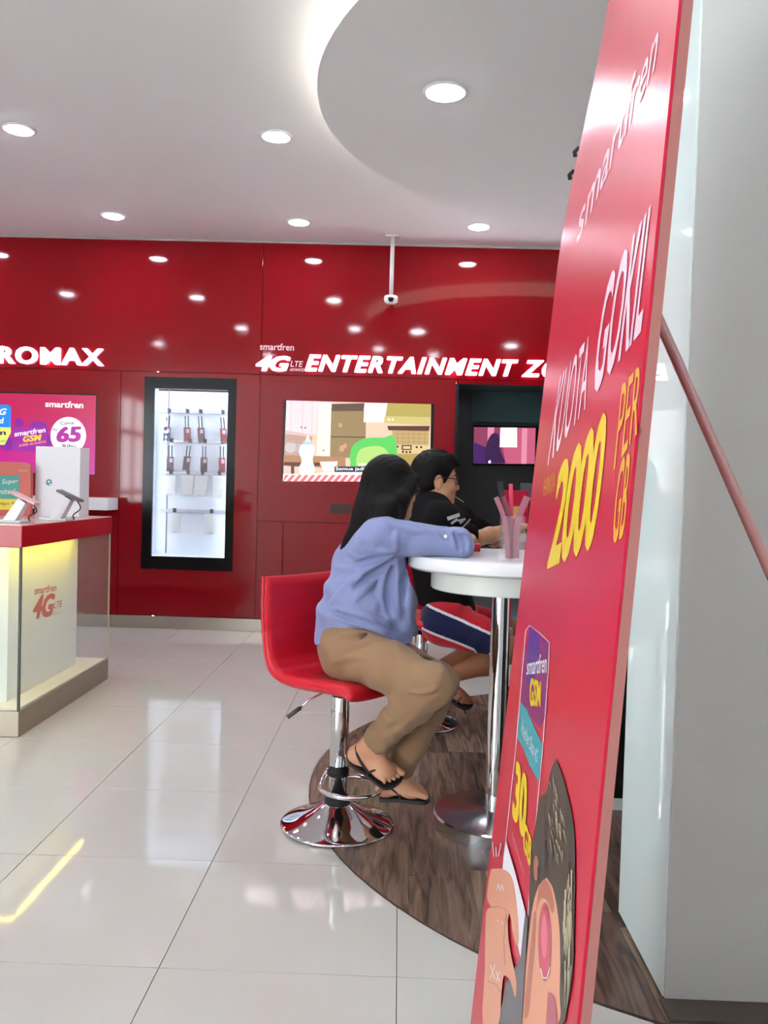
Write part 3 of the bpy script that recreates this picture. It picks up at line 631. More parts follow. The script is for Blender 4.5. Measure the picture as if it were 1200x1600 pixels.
round_table(.86, 4.72, .36, 'farther round white bar table the person in black reaches over')

# ------------------------------------------------------------------ bar stool
def autosmooth(o, ang=40):
    me = o.data; me.polygons.foreach_set('use_smooth', np.ones(len(me.polygons), bool))
    try: me.set_sharp_from_angle(angle=math.radians(ang))
    except Exception: pass
for o in bpy.data.objects:
    if o.type == 'MESH' and o.parent and o.parent.name.startswith('bar_table'): autosmooth(o)
def make_stool():
    t = thing('bar_stool', 'x', 'stool', (0, 0, 0), 'red bar stools')
    # seat shell: profile swept over the width; inner (sitting) side and outer side
    prof = smoothcurve([(.205, .495), (.17, .512), (.08, .512), (-.03, .508), (-.11, .515), (-.158, .548), (-.182, .61), (-.196, .70), (-.205, .79), (-.208, .838), (-.214, .852)], 6)
    P = np.array(prof); T = np.gradient(P, axis=0); T /= np.linalg.norm(T, axis=1)[:, None]; Nn = np.c_[T[:, 1], -T[:, 0]]   # inner normal (up / forward)
    n, mW = len(P), 22
    arc = np.r_[0, np.cumsum(np.linalg.norm(np.diff(P, axis=0), axis=1))]
    V = []
    th = .021
    for side in (1, -1):
        for i in range(n):
            hw = .205 - .012 * (abs(arc[i] / arc[-1] - .5) * 2) ** 3
            for k in range(mW):
                s = -1 + 2 * k / (mW - 1); ss = s
                edge = (1 - abs(ss) ** 10) ** .5
                rib = .004 * abs(math.sin(math.pi * arc[i] / .058)) ** .5
                end = min(1., (min(arc[i], arc[-1] - arc[i]) / .022 + .02)) ** .5
                d = side * th * (.25 + .75 * edge) * (.3 + .7 * end) + (rib if side > 0 else rib * .5 * -1)
                lift = .02 * abs(ss) ** 3 * (1 if arc[i] < .5 else .6)
                q = P[i] + Nn[i] * (d + lift)
                V.append((q[0], s * hw, q[1]))
    Fs = []
    def id_(sd, i, k): return sd * n * mW + i * mW + k
    for i in range(n - 1):
        for k in range(mW - 1):
            Fs.append([id_(0, i, k), id_(0, i, k + 1), id_(0, i + 1, k + 1), id_(0, i + 1, k)]); Fs.append([id_(1, i, k), id_(1, i + 1, k), id_(1, i + 1, k + 1), id_(1, i, k + 1)])
        for k in (0, mW - 1):
            f = [id_(0, i, k), id_(0, i + 1, k), id_(1, i + 1, k), id_(1, i, k)]; Fs.append(f if k == 0 else f[::-1])
    for k in range(mW - 1):
        Fs.append([id_(0, 0, k), id_(1, 0, k), id_(1, 0, k + 1), id_(0, 0, k + 1)]); Fs.append([id_(0, n - 1, k), id_(0, n - 1, k + 1), id_(1, n - 1, k + 1), id_(1, n - 1, k)])
    seat = obj('seat', V, Fs, M_redlea, t, smooth=True, local=True)
    for sd in (-1, 1):
        hw = [.205 - .012 * (abs(a / arc[-1] - .5) * 2) ** 3 for a in arc]
        pts = [(P[i][0] + Nn[i][0] * .016, sd * hw[i], P[i][1] + Nn[i][1] * .016) for i in range(n)]
        obj('piping', *tube_vf(pts, .006, 6), M_redlea, seat, smooth=True, local=True)
    obj('mount_plate', *join(box_vf((-.09, -.07, .474), (.09, .07, .49), .003)), M_blackm, t, local=True)
    obj('upper_tube', *lathe_vf([(.027, .3), (.027, .476)], n=24), M_chrome, t, smooth=True, local=True)
    obj('outer_tube', *lathe_vf([(.032, .10), (.032, .45), (.029, .456), (.027, .456)], n=28), M_chrome, t, smooth=True, local=True)
    obj('collar', *lathe_vf([(.045, .078), (.045, .094), (.036, .105), (.032, .105)], n=24), M_blackm, t, smooth=True, local=True)
    pr_ = [(.196, .003), (.197, .008), (.190, .013), (.165, .022), (.130, .034), (.095, .050), (.068, .066), (.050, .078), (.045, .08)]
    autosmooth(obj('base', *lathe_vf(smooth2(pr_), n=64), M_chrome, t, local=True), 50)
    obj('floor_gasket', *lathe_vf([(.192, .0), (.192, .003), (.05, .003)], n=48), M_blackm, t, local=True)
    ring = [(.06 + .105 * math.cos(a), .105 * math.sin(a), .148) for a in np.linspace(-2.45, 2.45, 36)]
    ring = [(-.036, -.012, .19), (-.036, -.035, .165)] + ring + [(-.036, .035, .165), (-.036, .012, .19)]
    obj('footrest', *tube_vf(smoothcurve(ring, 3), .0085, 10), M_chrome, t, smooth=True, local=True)
    obj('footrest_clamp', *lathe_vf([(.036, .175), (.036, .2)], n=24), M_blackm, t, smooth=True, local=True)
    lv = obj('lever', *tube_vf([(-.0, -.02, .476), (-.02, -.06, .47), (-.055, -.10, .445), (-.075, -.125, .415)], .004, 8), M_chrome, t, smooth=True, local=True)
    obj('lever_grip', *tube_vf([(-.072, -.122, .42), (-.098, -.158, .388)], .0075, 10), mat('grip_dark', (70, 66, 66), .4), lv, smooth=True, local=True)
    return t
def smooth2(p): return [tuple(q) for q in smoothcurve(p, 3)]
def copy_thing(root):
    r = root.copy(); COL.objects.link(r)
    for ch in list(root.children):
        c = ch.copy(); COL.objects.link(c); c.parent = r
        for g in list(ch.children): d = g.copy(); COL.objects.link(d); d.parent = c
    return r
st1 = make_stool(); st2 = copy_thing(st1)
st1.location = (-.185, 2.86, .002); st1.rotation_euler = (0, 0, math.radians(-38)); st1['label'] = 'near red leather bar stool with chrome base under the person in blue'
st2.location = (.13, 4.14, .0035); st2.rotation_euler = (0, 0, math.radians(-10)); st2['label'] = 'farther red leather bar stool under the person in black'

# ------------------------------------------------------------------ things on and near the tables
HY = 2.66
h0 = onZ(782, 877, TZ); h1 = onZ(817, 877, TZ); hx0, hx1 = onY(781, 877, HY)[0], onY(816, 877, HY)[0]
hz = onY(800, 806, HY)[2]
t = thing('acrylic_holder', 'clear acrylic holder of flared pink strips on the near table', 'holder', ((hx0 + hx1) / 2, HY, TZ))
hw = (hx1 - hx0) / 2; hc = (hx0 + hx1) / 2
walls = [box_vf((hx0, HY - hw, TZ), (hx0 + .003, HY + hw, hz)), box_vf((hx1 - .003, HY - hw, TZ), (hx1, HY + hw, hz)), box_vf((hx0 + .003, HY - hw, TZ), (hx1 - .003, HY - hw + .003, hz)), box_vf((hx0 + .003, HY + hw - .003, TZ), (hx1 - .003, HY + hw, hz)), box_vf((hx0 + .003, HY - hw + .003, TZ), (hx1 - .003, HY + hw - .003, TZ + .004))]
obj('holder_box', *join(*walls), mat('acrylic_sheet', (240, 224, 230), .04, spec=.3, alpha=.08), t)
def strip(label, pts, w, m, dy=0., th=.002):
    """a flat paper strip following pixel points (in the holder's plane)"""
    Pn = smoothcurve([onY(a, b, HY + dy) for a, b in pts], 6); V = []; 
    for i, p in enumerate(Pn):
        q = Pn[min(i + 1, len(Pn) - 1)] - Pn[max(i - 1, 0)]; s = np.array([q[2], 0, -q[0]]); s /= np.linalg.norm(s)
        for sx, sy in ((-1, -1), (1, -1), (1, 1), (-1, 1)): V.append(tuple(p + s * w * .5 * sx + np.array([0, th * sy, 0])))
    Fs = [[0, 1, 2, 3][::-1]]
    for i in range(len(Pn) - 1):
        for k in range(4): l = (k + 1) % 4; Fs.append([i * 4 + k, i * 4 + l, i * 4 + 4 + l, i * 4 + 4 + k])
    n_ = (len(Pn) - 1) * 4; Fs.append([n_, n_ + 1, n_ + 2, n_ + 3])
    o = obj('paper_strip', V, Fs, m); tag(o, label, 'paper strip', 'strips in the acrylic holder'); return o
M_pk = mat('pink_strip', (166, 98, 114), .35); M_pk2 = mat('pink_strip_deep', (134, 66, 84), .35); M_rs = mat('rose_strip', (206, 66, 96), .35)
strip('leftmost pink strip bending out of the acrylic holder', [(793, 872), (792, 840), (787, 808), (775, 777)], .015, M_pk, -.018)
strip('second pink strip, fanned left in the acrylic holder', [(797, 873), (797, 840), (794, 805), (785, 776)], .017, M_pk2, -.006)
strip('straight rose strip in the middle of the acrylic holder', [(799, 873), (799, 830), (799, 790), (798, 756)], .012, M_rs, .006)
strip('broad mauve strip bending right out of the acrylic holder', [(806, 872), (806, 840), (811, 808), (824, 776)], .021, M_pk, .0)
strip('dark strip standing tallest on the left of the acrylic holder', [(795, 870), (792, 830), (786, 785), (781, 752)], .018, mat('dark_strip', (46, 42, 46), .35), .018)
# red box by the woman's elbow
e = onZ(741, 862, TZ); t = thing('small_red_box', 'small red box on the near table by the elbow of the person in blue', 'box', (e[0], e[1], TZ))
box('carton', (e[0] - .04, e[1], TZ), (e[0] + .022, e[1] + .05, TZ + .026), mat('red_card', (170, 20, 40), .35), t, .002)
box('carton_lid', (e[0] - .041, e[1] - .001, TZ + .018), (e[0] + .023, e[1] + .051, TZ + .028), mat('red_card_lid', (186, 30, 50), .35), t, .002)
# on the far table: red pack, grey display
e = onY(803, 836, 4.62); t = thing('red_pack', 'red and gold pack standing on the farther table behind the strips', 'box', (e[0], 4.62, TZ))
zt = onY(803, 766, 4.62)[2]; box('pack_body', (e[0] - .06, 4.62, TZ), (e[0] + .075, 4.68, zt), mat('pack_crimson', (190, 24, 60), .35), t, .002)
box('gold_label', (e[0] - .01, 4.617, TZ + .07), (e[0] + .04, 4.6195, TZ + .14), mat('gold_print', (196, 170, 90), .4), t)
e = onY(822, 836, 4.78); t = thing('grey_card_stand', 'dark grey small display stand on the farther table', 'display stand', (e[0], 4.8, TZ)); zt = onY(822, 755, 4.8)[2]
box('screen_plate', (e[0] - .04, 4.78, TZ + .17), (e[0] + .09, 4.80, zt), mat('stand_grey', (84, 86, 92), .4), t, .003); box('stem', (e[0] + .015, 4.785, TZ), (e[0] + .035, 4.795, TZ + .17), M_blackm, t); box('foot', (e[0] - .03, 4.75, TZ), (e[0] + .08, 4.83, TZ + .008), M_blackm, t)
# low black cabinet seen between banner and pillar
t = thing('low_cabinet', 'low black cabinet with red top between the banner and the pillar', 'cabinet', (1.05, 3.2, .0035))
box('body', (.80, 3.07, .05), (1.35, 3.45, .60), M_black, t, .004); box('plinth', (.81, 3.08, .0035), (1.34, 3.44, .05), mat('plinth_pale', (186, 186, 186), .4), t); box('top', (.79, 3.06, .60), (1.36, 3.46, .78), mat('red_counter_laminate', (176, 18, 30)), t, .004)
box('door', (.81, 3.062, .07), (1.07, 3.072, .59), mat('door_black', (20, 19, 21), .15), t, .002); box('door', (1.08, 3.062, .07), (1.34, 3.072, .59), mat('door_black', (20, 19, 21)), t, .002)

# ------------------------------------------------------------------ leaning red promotion banner on a strut
DN, DF = .80, 1.60
nA, nB = onY(901.5, 1600, DN), onY(1061, 0, DN); fA, fB = onY(735, 1600, DF), onY(919, 0, DF)
def line_at(a, b, z): return a + (b - a) * ((z - a[2]) / (b[2] - a[2]))
BT = 2.24; BB = .012
def bsurf(u, z, lift=0.):
    p = line_at(nA, nB, z) * (1 - u) + line_at(fA, fB, z) * u
    c = max(0., z - 1.62); k = max(0., u - .35) / .65
    p = p + np.array([.17 * c * c * k * k * 1.0 + .035 * c * k * k, 0, 0])
    return p + BN * lift
_t1 = line_at(nA, nB, 1.) - line_at(fA, fB, 1.); _t2 = nB - nA; BN = np.cross(_t1, _t2); BN /= np.linalg.norm(BN); BN = -BN if BN[0] > 0 else BN
def bsurf_v(u, z, lift):
    f = lambda a, b: a[None] + (b - a)[None] * ((z - a[2]) / (b[2] - a[2]))[:, None]
    Pm = f(nA, nB) * (1 - u)[:, None] + f(fA, fB) * u[:, None]; c = np.maximum(0., z - 1.62); k = np.maximum(0., u - .35) / .65
    Pm[:, 0] += .17 * c * c * k * k + .035 * c * k * k; return Pm + BN[None] * lift[:, None]
def proj_v(Pm): c = (Pm - np.array([0, 0, CZ])) @ CM; return np.c_[600 + FOC * c[:, 0] / c[:, 2], 800 - FOC * c[:, 1] / c[:, 2]]
def bmap(AB, lift):
    """photo pixels -> points on the sheet (Newton, all at once)"""
    u = np.full(len(AB), .5); z = np.full(len(AB), 1.2); o_ = np.zeros(len(AB))
    for _ in range(16):
        p = proj_v(bsurf_v(u, z, o_)); du = (proj_v(bsurf_v(u + 1e-4, z, o_)) - p) / 1e-4; dz = (proj_v(bsurf_v(u, z + 1e-4, o_)) - p) / 1e-4; r = AB - p
        det = du[:, 0] * dz[:, 1] - du[:, 1] * dz[:, 0]; u = u + np.clip((r[:, 0] * dz[:, 1] - r[:, 1] * dz[:, 0]) / det, -.4, .4); z = z + np.clip((du[:, 0] * r[:, 1] - du[:, 1] * r[:, 0]) / det, -.5, .5)
    return bsurf_v(u, z, lift + .0005)
ban = thing('promotion_banner', 'tall red promotion banner leaning on a strut at the right', 'banner', tuple(bsurf(.5, BB)))
BTH = .010
nu, nz = 14, 60
V = []; 
for sd, lf in ((0, 0.), (1, -.003)):
    for j in range(nz + 1):
        for i in range(nu + 1): V.append(tuple(bsurf(i / nu, BB + (BT - BB) * j / nz, lf)))
def bid(s, j, i): return s * (nu + 1) * (nz + 1) + j * (nu + 1) + i
Fs = []
for j in range(nz):
    for i in range(nu): Fs.append([bid(0, j, i), bid(0, j, i + 1), bid(0, j + 1, i + 1), bid(0, j + 1, i)]); Fs.append([bid(1, j, i), bid(1, j + 1, i), bid(1, j + 1, i + 1), bid(1, j, i + 1)])
    for i in (0, nu): Fs.append([bid(0, j, i), bid(0, j + 1, i), bid(1, j + 1, i), bid(1, j, i)])
for i in range(nu):
    for j in (0, nz): Fs.append([bid(0, j, i), bid(0, j, i + 1), bid(1, j, i + 1), bid(1, j, i)])
M_ban = mat('banner_red_vinyl', (192, 28, 58), .3, spec=.3, noise=(5, .12))
sheet = obj('printed_sheet', V, Fs, M_ban, ban); autosmooth(sheet, 50)
# rigid frame behind the sheet (near and far rails, cross rails)
M_frm = mat('frame_brown', (164, 104, 98), .5)
def rail(name, u0, u1, z0, z1, l0, l1):
    flat = lambda u, z, l: line_at(nA, nB, z) * (1 - u) + line_at(fA, fB, z) * u + BN * l
    V = [tuple(flat(u, z, l)) for l in (l0, l1) for z in (z0, z1) for u in (u0, u1)]
    return obj(name, V, [[0, 1, 3, 2], [4, 6, 7, 5], [0, 4, 5, 1], [2, 3, 7, 6], [0, 2, 6, 4], [1, 5, 7, 3]], M_frm, ban)
rail('near_rail', -.001, .03, BB - .01, BT, -.0032, -.0032 - BTH); rail('far_rail', .965, .998, BB - .01, 1.60, -.0032, -.0032 - BTH)
for z in (.04, .8, 1.5, 2.2): rail('cross_rail', .03, .965 if z < 1.6 else .4, z, z + .025, -.0065, -.0065 - BTH)
# support strut
A = onY(1025, 490, 1.16); B = onY(1200, 885, 1.04); d = B - A
top = A - d * .30; bot = A + d * ((A[2]) / (A[2] - B[2]) * .995)
obj('support_strut', *tube_vf([top, bot], .0072, 12), mat('strut_rose', (196, 152, 146), .35), ban, smooth=True)
obj('strut_foot', *tube_vf([bot + (A - bot) * .012, bot], .011, 12), M_blackm, ban)
for px, py in ((901, 236), (893, 272)):
    c = onY(px, py, DF + .01); clip = obj('binder_clip', *tube_vf([c + [.02, 0, .004], c + [.002, 0, .005], c + [-.004, 0, -.002], c + [-.002, 0, -.010]], .0042, 8), M_blackm, ban, smooth=True)
# print: words and picture, measured on the sheet
bp = Print(step=.0001, vec=bmap, maxlen=30.)
M_bw = mat('banner_white_ink', (244, 208, 222), .32, spec=.3); M_by = mat('banner_yellow_ink', (232, 196, 40), .32, spec=.3); M_bo = mat('banner_orange_ink', (236, 164, 52), .32, spec=.3)
def c6(x, y): return (820 + x / 3.158, y / 3.158)
def c7(x, y): return (820 + x / 3.158, 450 + y / 3.158)
def c8(x, y): return (720 + x / 2.424, 940 + y / 2.424)
def q(f, *p): return [f(*a) for a in p]
for wa in [
    ('smartfren', q(c6, (255, 1215), (640, 350), (685, 20), (282, 985)), M_bw, .006),
    ('KUOTA', q(c7, (112, 885), (300, 600), (330, 215), (178, 430)), M_bw, .0),
    ('GOKIL', q(c7, (328, 555), (575, 225), (655, -470), (400, -20)), M_bw, .02),
    ('HANYA', q(c7, (92, 1032), (148, 1000), (152, 905), (98, 945)), M_bo),
    ('2000', q(c7, (110, 1395), (345, 1285), (425, 575), (172, 880)), M_by, .03, .0, .9),
    ('PER', q(c7, (440, 900), (556, 720), (584, 365), (482, 480)), M_bo, .0),
    ('GB', q(c7, (428, 1270), (490, 1235), (530, 800), (472, 850)), M_bo, .01)]:
    bp = Print(step=.0001, vec=bmap, maxlen=30.); bp.word(*wa); bp.build('printed_word', ban)
bp = Print(step=.0001, vec=bmap, maxlen=30.)
pp_ = lambda pts, m, same=False: bp.poly(q(c8, *pts), m, same)
M_pl = mat('banner_plum', (126, 30, 104), .32, spec=.3); M_tl = mat('banner_teal', (38, 150, 160), .32, spec=.3); M_sk = mat('banner_skin', (218, 150, 120), .32, spec=.3); M_sk2 = mat('banner_skin_dark', (176, 104, 84), .32, spec=.3); M_hr = mat('banner_hair', (66, 54, 44), .32, spec=.3); M_hl = mat('banner_hair_light', (186, 172, 140), .32, spec=.3); M_pk3 = mat('banner_lip', (196, 70, 96), .32, spec=.3); M_wh = mat('banner_card_white', (236, 232, 240), .32, spec=.3); M_gy = mat('banner_sleeve', (86, 80, 86), .3); M_ol = mat('banner_outline', (240, 196, 206), .32, spec=.3)
pp_([(262, 92), (338, 158), (332, 300), (328, 420), (300, 480), (226, 385), (240, 220)], M_pl)
pp_([(262, 92), (300, 125), (292, 260), (268, 330), (250, 300)], mat('banner_violet', (84, 40, 130), .32, spec=.3))
pp_([(228, 380), (252, 410), (282, 480), (312, 545), (296, 682), (262, 620), (240, 560), (214, 512)], M_tl)
def stroke(pts, w, m):
    bp.n += 1
    for (a, b), (c, d) in zip(pts[:-1], pts[1:]):
        dx, dy = c - a, d - b; L = math.hypot(dx, dy); nx, ny = -dy / L * w, dx / L * w; pp_([(a - nx, b - ny), (c - nx, d - ny), (c + nx, d + ny), (a + nx, b + ny)], m, True)
stroke([(172, 905), (210, 560), (240, 200), (248, 110), (262, 90), (300, 118), (338, 156), (334, 260), (312, 560), (290, 800), (256, 1190)], 1.6, M_ol)
bp.word('smartfren', q(c8, (250, 278), (326, 270), (330, 192), (256, 214)), M_wh, .01); bp.word('GSM', q(c8, (262, 398), (304, 400), (308, 302), (266, 286)), M_by, .04)
bp.word('Voucher Data 4G', q(c8, (228, 492), (290, 612), (297, 566), (236, 440)), M_wh)
bp.word('30', q(c8, (196, 812), (246, 915), (258, 668), (214, 596)), M_by, .05); bp.word('GB', q(c8, (238, 930), (266, 1014), (274, 905), (246, 826)), M_by, .04)
bp.word('Kuota Utama Kecepatan 4G', q(c8, (196, 890), (240, 1042), (244, 1026), (201, 872)), M_ol)
# printed head: hair, skin, lips
pp_(smoothcurve([(365, 595), (345, 640), (328, 720), (304, 745), (286, 850), (270, 960), (262, 1200), (262, 1600), (385, 1600), (408, 1540), (430, 1400), (437, 1150), (438, 960), (430, 830), (402, 700), (368, 597)], 4)[:-1], M_hr)
pp_(smoothcurve([(330, 1046), (355, 1090), (374, 1190), (382, 1300), (380, 1480), (372, 1600), (236, 1600), (246, 1420), (262, 1280), (278, 1150), (300, 1075)], 4), M_sk)
bp.disc(c8(290, 1010), 4, 20, M_sk2, 16)
pp_(smoothcurve([(300, 1080), (322, 1052), (344, 1080), (360, 1150), (352, 1180), (330, 1130), (306, 1130), (290, 1180)], 4), M_sk2)
pp_(smoothcurve([(282, 1180), (292, 1180), (286, 1300), (276, 1420), (262, 1560), (246, 1560), (262, 1380)], 4), M_sk2)
bp.disc(c8(325, 1290), 11, 62, M_sk2, 24); bp.disc(c8(325, 1290), 9, 57, M_pk3, 24); bp.disc(c8(323, 1270), 5, 34, mat('banner_lip_light', (222, 110, 130), .32, spec=.3), 20); pp_(smoothcurve([(338, 1480), (362, 1500), (372, 1600), (330, 1600)], 3), mat('banner_collar', (170, 70, 90), .3))
stroke([(310, 1390), (318, 1425), (335, 1428), (346, 1385)], 2, M_wh)
rg = random.Random(8); bp.n += 1
for i in range(60):
    y = 760 + rg.random() * 640; x = 285 + rg.random() * 140; L = 40 + rg.random() * 90; w = .8 + rg.random() * 1.6; dx = (rg.random() - .35) * 16
    if (x > 388 or y < 1010) and x > 345 - (y - 620) * .18 and x < 392 + min(40, (y - 640) * .16): pp_([(x - w, y), (x + w, y), (x + dx + .3, y + L), (x + dx - .3, y + L)], mat('banner_hair_deep', (36, 30, 26), .32, spec=.3), True)
bp.n += 1
for i in range(26):
    x = 395 + rg.random() * 34; y = 1000 + rg.random() * 420; L = 70 + rg.random() * 110; dx = (rg.random() - .7) * 22; w = 1.2 + rg.random() * 2.2
    pp_([(x - w, y), (x + w, y), (x + dx + .4, y + L), (x + dx - .4, y + L)], M_hl, True)
for i in range(34):
    x = 335 + rg.random() * 70; y = 640 + rg.random() * 330; x = min(x, 345 + (y - 620) * .25); L = 18 + rg.random() * 40; w = .8 + rg.random() * 1.6; dx = rg.random() * 14
    pp_([(x - w, y), (x + w, y), (x + dx + .4, y + L), (x + dx - .4, y + L)], M_hl, True)
# printed hand holding a white card
pp_([(150, 1600), (178, 1440), (236, 1350), (252, 1180), (262, 1200), (248, 1440), (238, 1600)], M_gy)
pp_([(176, 903), (214, 1030), (252, 1175), (234, 1348), (200, 1200), (164, 1012)], M_wh)
pp_(smoothcurve([(122, 1012), (165, 1014), (196, 1036), (214, 1100), (226, 1220), (226, 1300), (210, 1280), (192, 1180), (185, 1240), (196, 1330), (218, 1440), (214, 1500), (196, 1440), (170, 1420), (160, 1500), (150, 1600), (90, 1600), (97, 1400), (101, 1185), (120, 1160), (105, 1120), (112, 1050)], 3), M_sk)
for s_ in ([(122, 1160), (150, 1156), (178, 1166), (186, 1230)], [(178, 1190), (170, 1290), (176, 1380)], [(110, 1440), (140, 1450), (158, 1480)]): stroke(s_, 1.8, M_sk2)
for s_ in ([(126, 912), (132, 968)], [(140, 930), (142, 968)], [(160, 916), (150, 966)], [(120, 1376), (138, 1432)], [(138, 1376), (120, 1430)], [(142, 1400), (156, 1440)], [(156, 1402), (144, 1440)], [(146, 1096), (152, 1070), (158, 1096)], [(160, 1096), (166, 1074), (172, 1098)], [(148, 1205), (152, 1214)], [(166, 1212), (170, 1224)]): stroke(s_, 1.5, M_wh)
bp.build('printed_picture', ban)
# ------------------------------------------------------------------ people: distance fields turned into one continuous skin
def nrm(v): v = np.asarray(v, float); return v / (np.linalg.norm(v) + 1e-12)
class Field:
    def __init__(s, lo, hi, h):
        s.lo = np.array(lo, float); s.h = h; s.n = np.ceil((np.array(hi) - s.lo) / h).astype(int) + 1
        s.ax = [s.lo[i] + h * np.arange(s.n[i]) for i in range(3)]; s.D = np.full(s.n, .2, np.float32)
    def win(s, lo, hi):
        a = np.clip(((np.asarray(lo) - s.lo) / s.h).astype(int) - 1, 0, s.n); b = np.clip(((np.asarray(hi) - s.lo) / s.h).astype(int) + 2, 0, s.n)
        if (b <= a).any(): return None
        sl = tuple(slice(a[i], b[i]) for i in range(3))
        return sl, s.ax[0][sl[0]][:, None, None].astype(np.float32), s.ax[1][sl[1]][None, :, None].astype(np.float32), s.ax[2][sl[2]][None, None, :].astype(np.float32)
    def blend(s, sl, d, k, sub=False):
        D = s.D[sl]
        if sub: d = -d; h = np.clip(.5 - .5 * (D - d) / k, 0, 1) if k else (d > D); s.D[sl] = (D * (1 - h) + d * h + k * h * (1 - h)) if k else np.maximum(D, d); return
        if k <= 0: s.D[sl] = np.minimum(D, d); return
        h = np.clip(.5 + .5 * (d - D) / k, 0, 1); s.D[sl] = d * (1 - h) + D * h - k * h * (1 - h)
    def cap(s, a, b, ra, rb, k=.02, side=None, flat=1., sub=False):
        """round cone; with side given its cross-section is an ellipse: r along side, r*flat across"""
        a = np.asarray(a, float); b = np.asarray(b, float); m = max(ra, rb) + k + .03
        w = s.win(np.minimum(a, b) - m, np.maximum(a, b) + m)
        if w is None: return
        sl, X, Y, Z = w; ab = b - a; L2 = ab @ ab + 1e-12
        px, py, pz = X - a[0], Y - a[1], Z - a[2]
        t = np.clip((px * ab[0] + py * ab[1] + pz * ab[2]) / L2, 0, 1); r = ra + (rb - ra) * t
        qx, qy, qz = px - t * ab[0], py - t * ab[1], pz - t * ab[2]
        if side is None: d = np.sqrt(qx * qx + qy * qy + qz * qz) - r
        else:
            e = nrm(ab); sd = np.asarray(side, float); sd = nrm(sd - e * (sd @ e)); f = np.cross(e, sd)
            cs = qx * sd[0] + qy * sd[1] + qz * sd[2]; cf = (qx * f[0] + qy * f[1] + qz * f[2]) / flat; ce = qx * e[0] + qy * e[1] + qz * e[2]
            d = (np.sqrt(cs * cs + cf * cf + ce * ce) - r) * (flat if flat < 1 else 1.)
        s.blend(sl, d.astype(np.float32), k, sub)
    def ell(s, c, r, R=None, k=.02, sub=False):
        c = np.asarray(c, float); r = np.asarray(r, float); m = r.max() + k + .02; w = s.win(c - m, c + m)
        if w is None: return
        sl, X, Y, Z = w; R = np.eye(3) if R is None else np.asarray(R)     # rows: local axes
        px, py, pz = X - c[0], Y - c[1], Z - c[2]
        u = [(px * R[i, 0] + py * R[i, 1] + pz * R[i, 2]) / r[i] for i in range(3)]
        g = np.sqrt(u[0] ** 2 + u[1] ** 2 + u[2] ** 2); g2 = np.sqrt((u[0] / r[0]) ** 2 + (u[1] / r[1]) ** 2 + (u[2] / r[2]) ** 2) + 1e-9
        d = g * (g - 1) / g2; s.blend(sl, np.maximum(d, -r.min()).astype(np.float32), k, sub)
    def chain(s, pts, rs, k=.02, **kw):
        for i in range(len(pts) - 1): s.cap(pts[i], pts[i + 1], rs[i], rs[i + 1], k, **kw)
    def plane(s, p, n):      # keep the side away from n
        p = np.asarray(p); n = nrm(n); d = ((s.ax[0][:, None, None] - p[0]) * n[0] + (s.ax[1][None, :, None] - p[1]) * n[1] + (s.ax[2][None, None, :] - p[2]) * n[2]).astype(np.float32); s.D = np.maximum(s.D, d)
    def warp(s, fn):
        s.D += fn(s.ax[0][:, None, None], s.ax[1][None, :, None], s.ax[2][None, None, :]).astype(np.float32)
    def mesh(s):
        D = s.D; D[0] = D[-1] = .2; D[:, 0] = D[:, -1] = .2; D[:, :, 0] = D[:, :, -1] = .2
        I = (D < 0); c = np.zeros(np.array(D.shape) - 1, np.uint8)
        for i in (0, 1):
            for j in (0, 1):
                for k in (0, 1): c += I[i:I.shape[0] - 1 + i, j:I.shape[1] - 1 + j, k:I.shape[2] - 1 + k]
        act = np.argwhere((c > 0) & (c < 8)); idx = np.full(c.shape, -1, np.int32); idx[tuple(act.T)] = np.arange(len(act))
        cor = [(i, j, k) for i in (0, 1) for j in (0, 1) for k in (0, 1)]
        val = np.stack([D[act[:, 0] + i, act[:, 1] + j, act[:, 2] + k] for i, j, k in cor], 1)
        acc = np.zeros((len(act), 3)); cnt = np.zeros(len(act))
        for p in range(8):
            for q_ in range(p + 1, 8):
                dv = np.array(cor[q_]) - np.array(cor[p])
                if np.abs(dv).sum() != 1: continue
                a, b = val[:, p], val[:, q_]; mk = (a < 0) != (b < 0); t = np.where(mk, a / np.where(mk, a - b, 1), 0)
                acc += np.where(mk[:, None], np.array(cor[p]) + t[:, None] * dv, 0); cnt += mk
        V = (act + acc / cnt[:, None]) * s.h + s.lo
        Fq = []
        for ax in range(3):
            u, v = (ax + 1) % 3, (ax + 2) % 3
            sa = [slice(None)] * 3; sb = [slice(None)] * 3; sa[ax] = slice(0, -1); sb[ax] = slice(1, None)
            A, B = I[tuple(sa)], I[tuple(sb)]; e = np.argwhere(A != B)
            e = e[(e[:, u] > 0) & (e[:, v] > 0)]
            fl = A[tuple(e.T)]
            def at(du, dv_): q_ = e.copy(); q_[:, u] -= du; q_[:, v] -= dv_; return idx[tuple(q_.T)]
            quad = np.stack([at(0, 0), at(1, 0), at(1, 1), at(0, 1)], 1); quad[~fl] = quad[~fl][:, ::-1]; Fq.append(quad)
        return V, np.concatenate(Fq)
def npobj(name, V, Q, m, parent, mi=None):
    V = V - wl(parent); me = bpy.data.meshes.new(name)
    me.vertices.add(len(V)); me.vertices.foreach_set('co', V.astype(np.float32).ravel()); me.loops.add(Q.size); me.loops.foreach_set('vertex_index', Q.astype(np.int32).ravel())
    me.polygons.add(len(Q)); me.polygons.foreach_set('loop_start', np.arange(0, Q.size, 4, dtype=np.int32)); 
    for mm in (m if isinstance(m, (list, tuple)) else [m]): me.materials.append(mm)
    me.update(calc_edges=True)
    if mi is not None: me.polygons.foreach_set('material_index', np.asarray(mi, np.int32))
    me.polygons.foreach_set('use_smooth', np.ones(len(Q), bool)); me.validate()
    o = bpy.data.objects.new(name, me); link(o, parent); WL[o.name] = wl(parent); return o
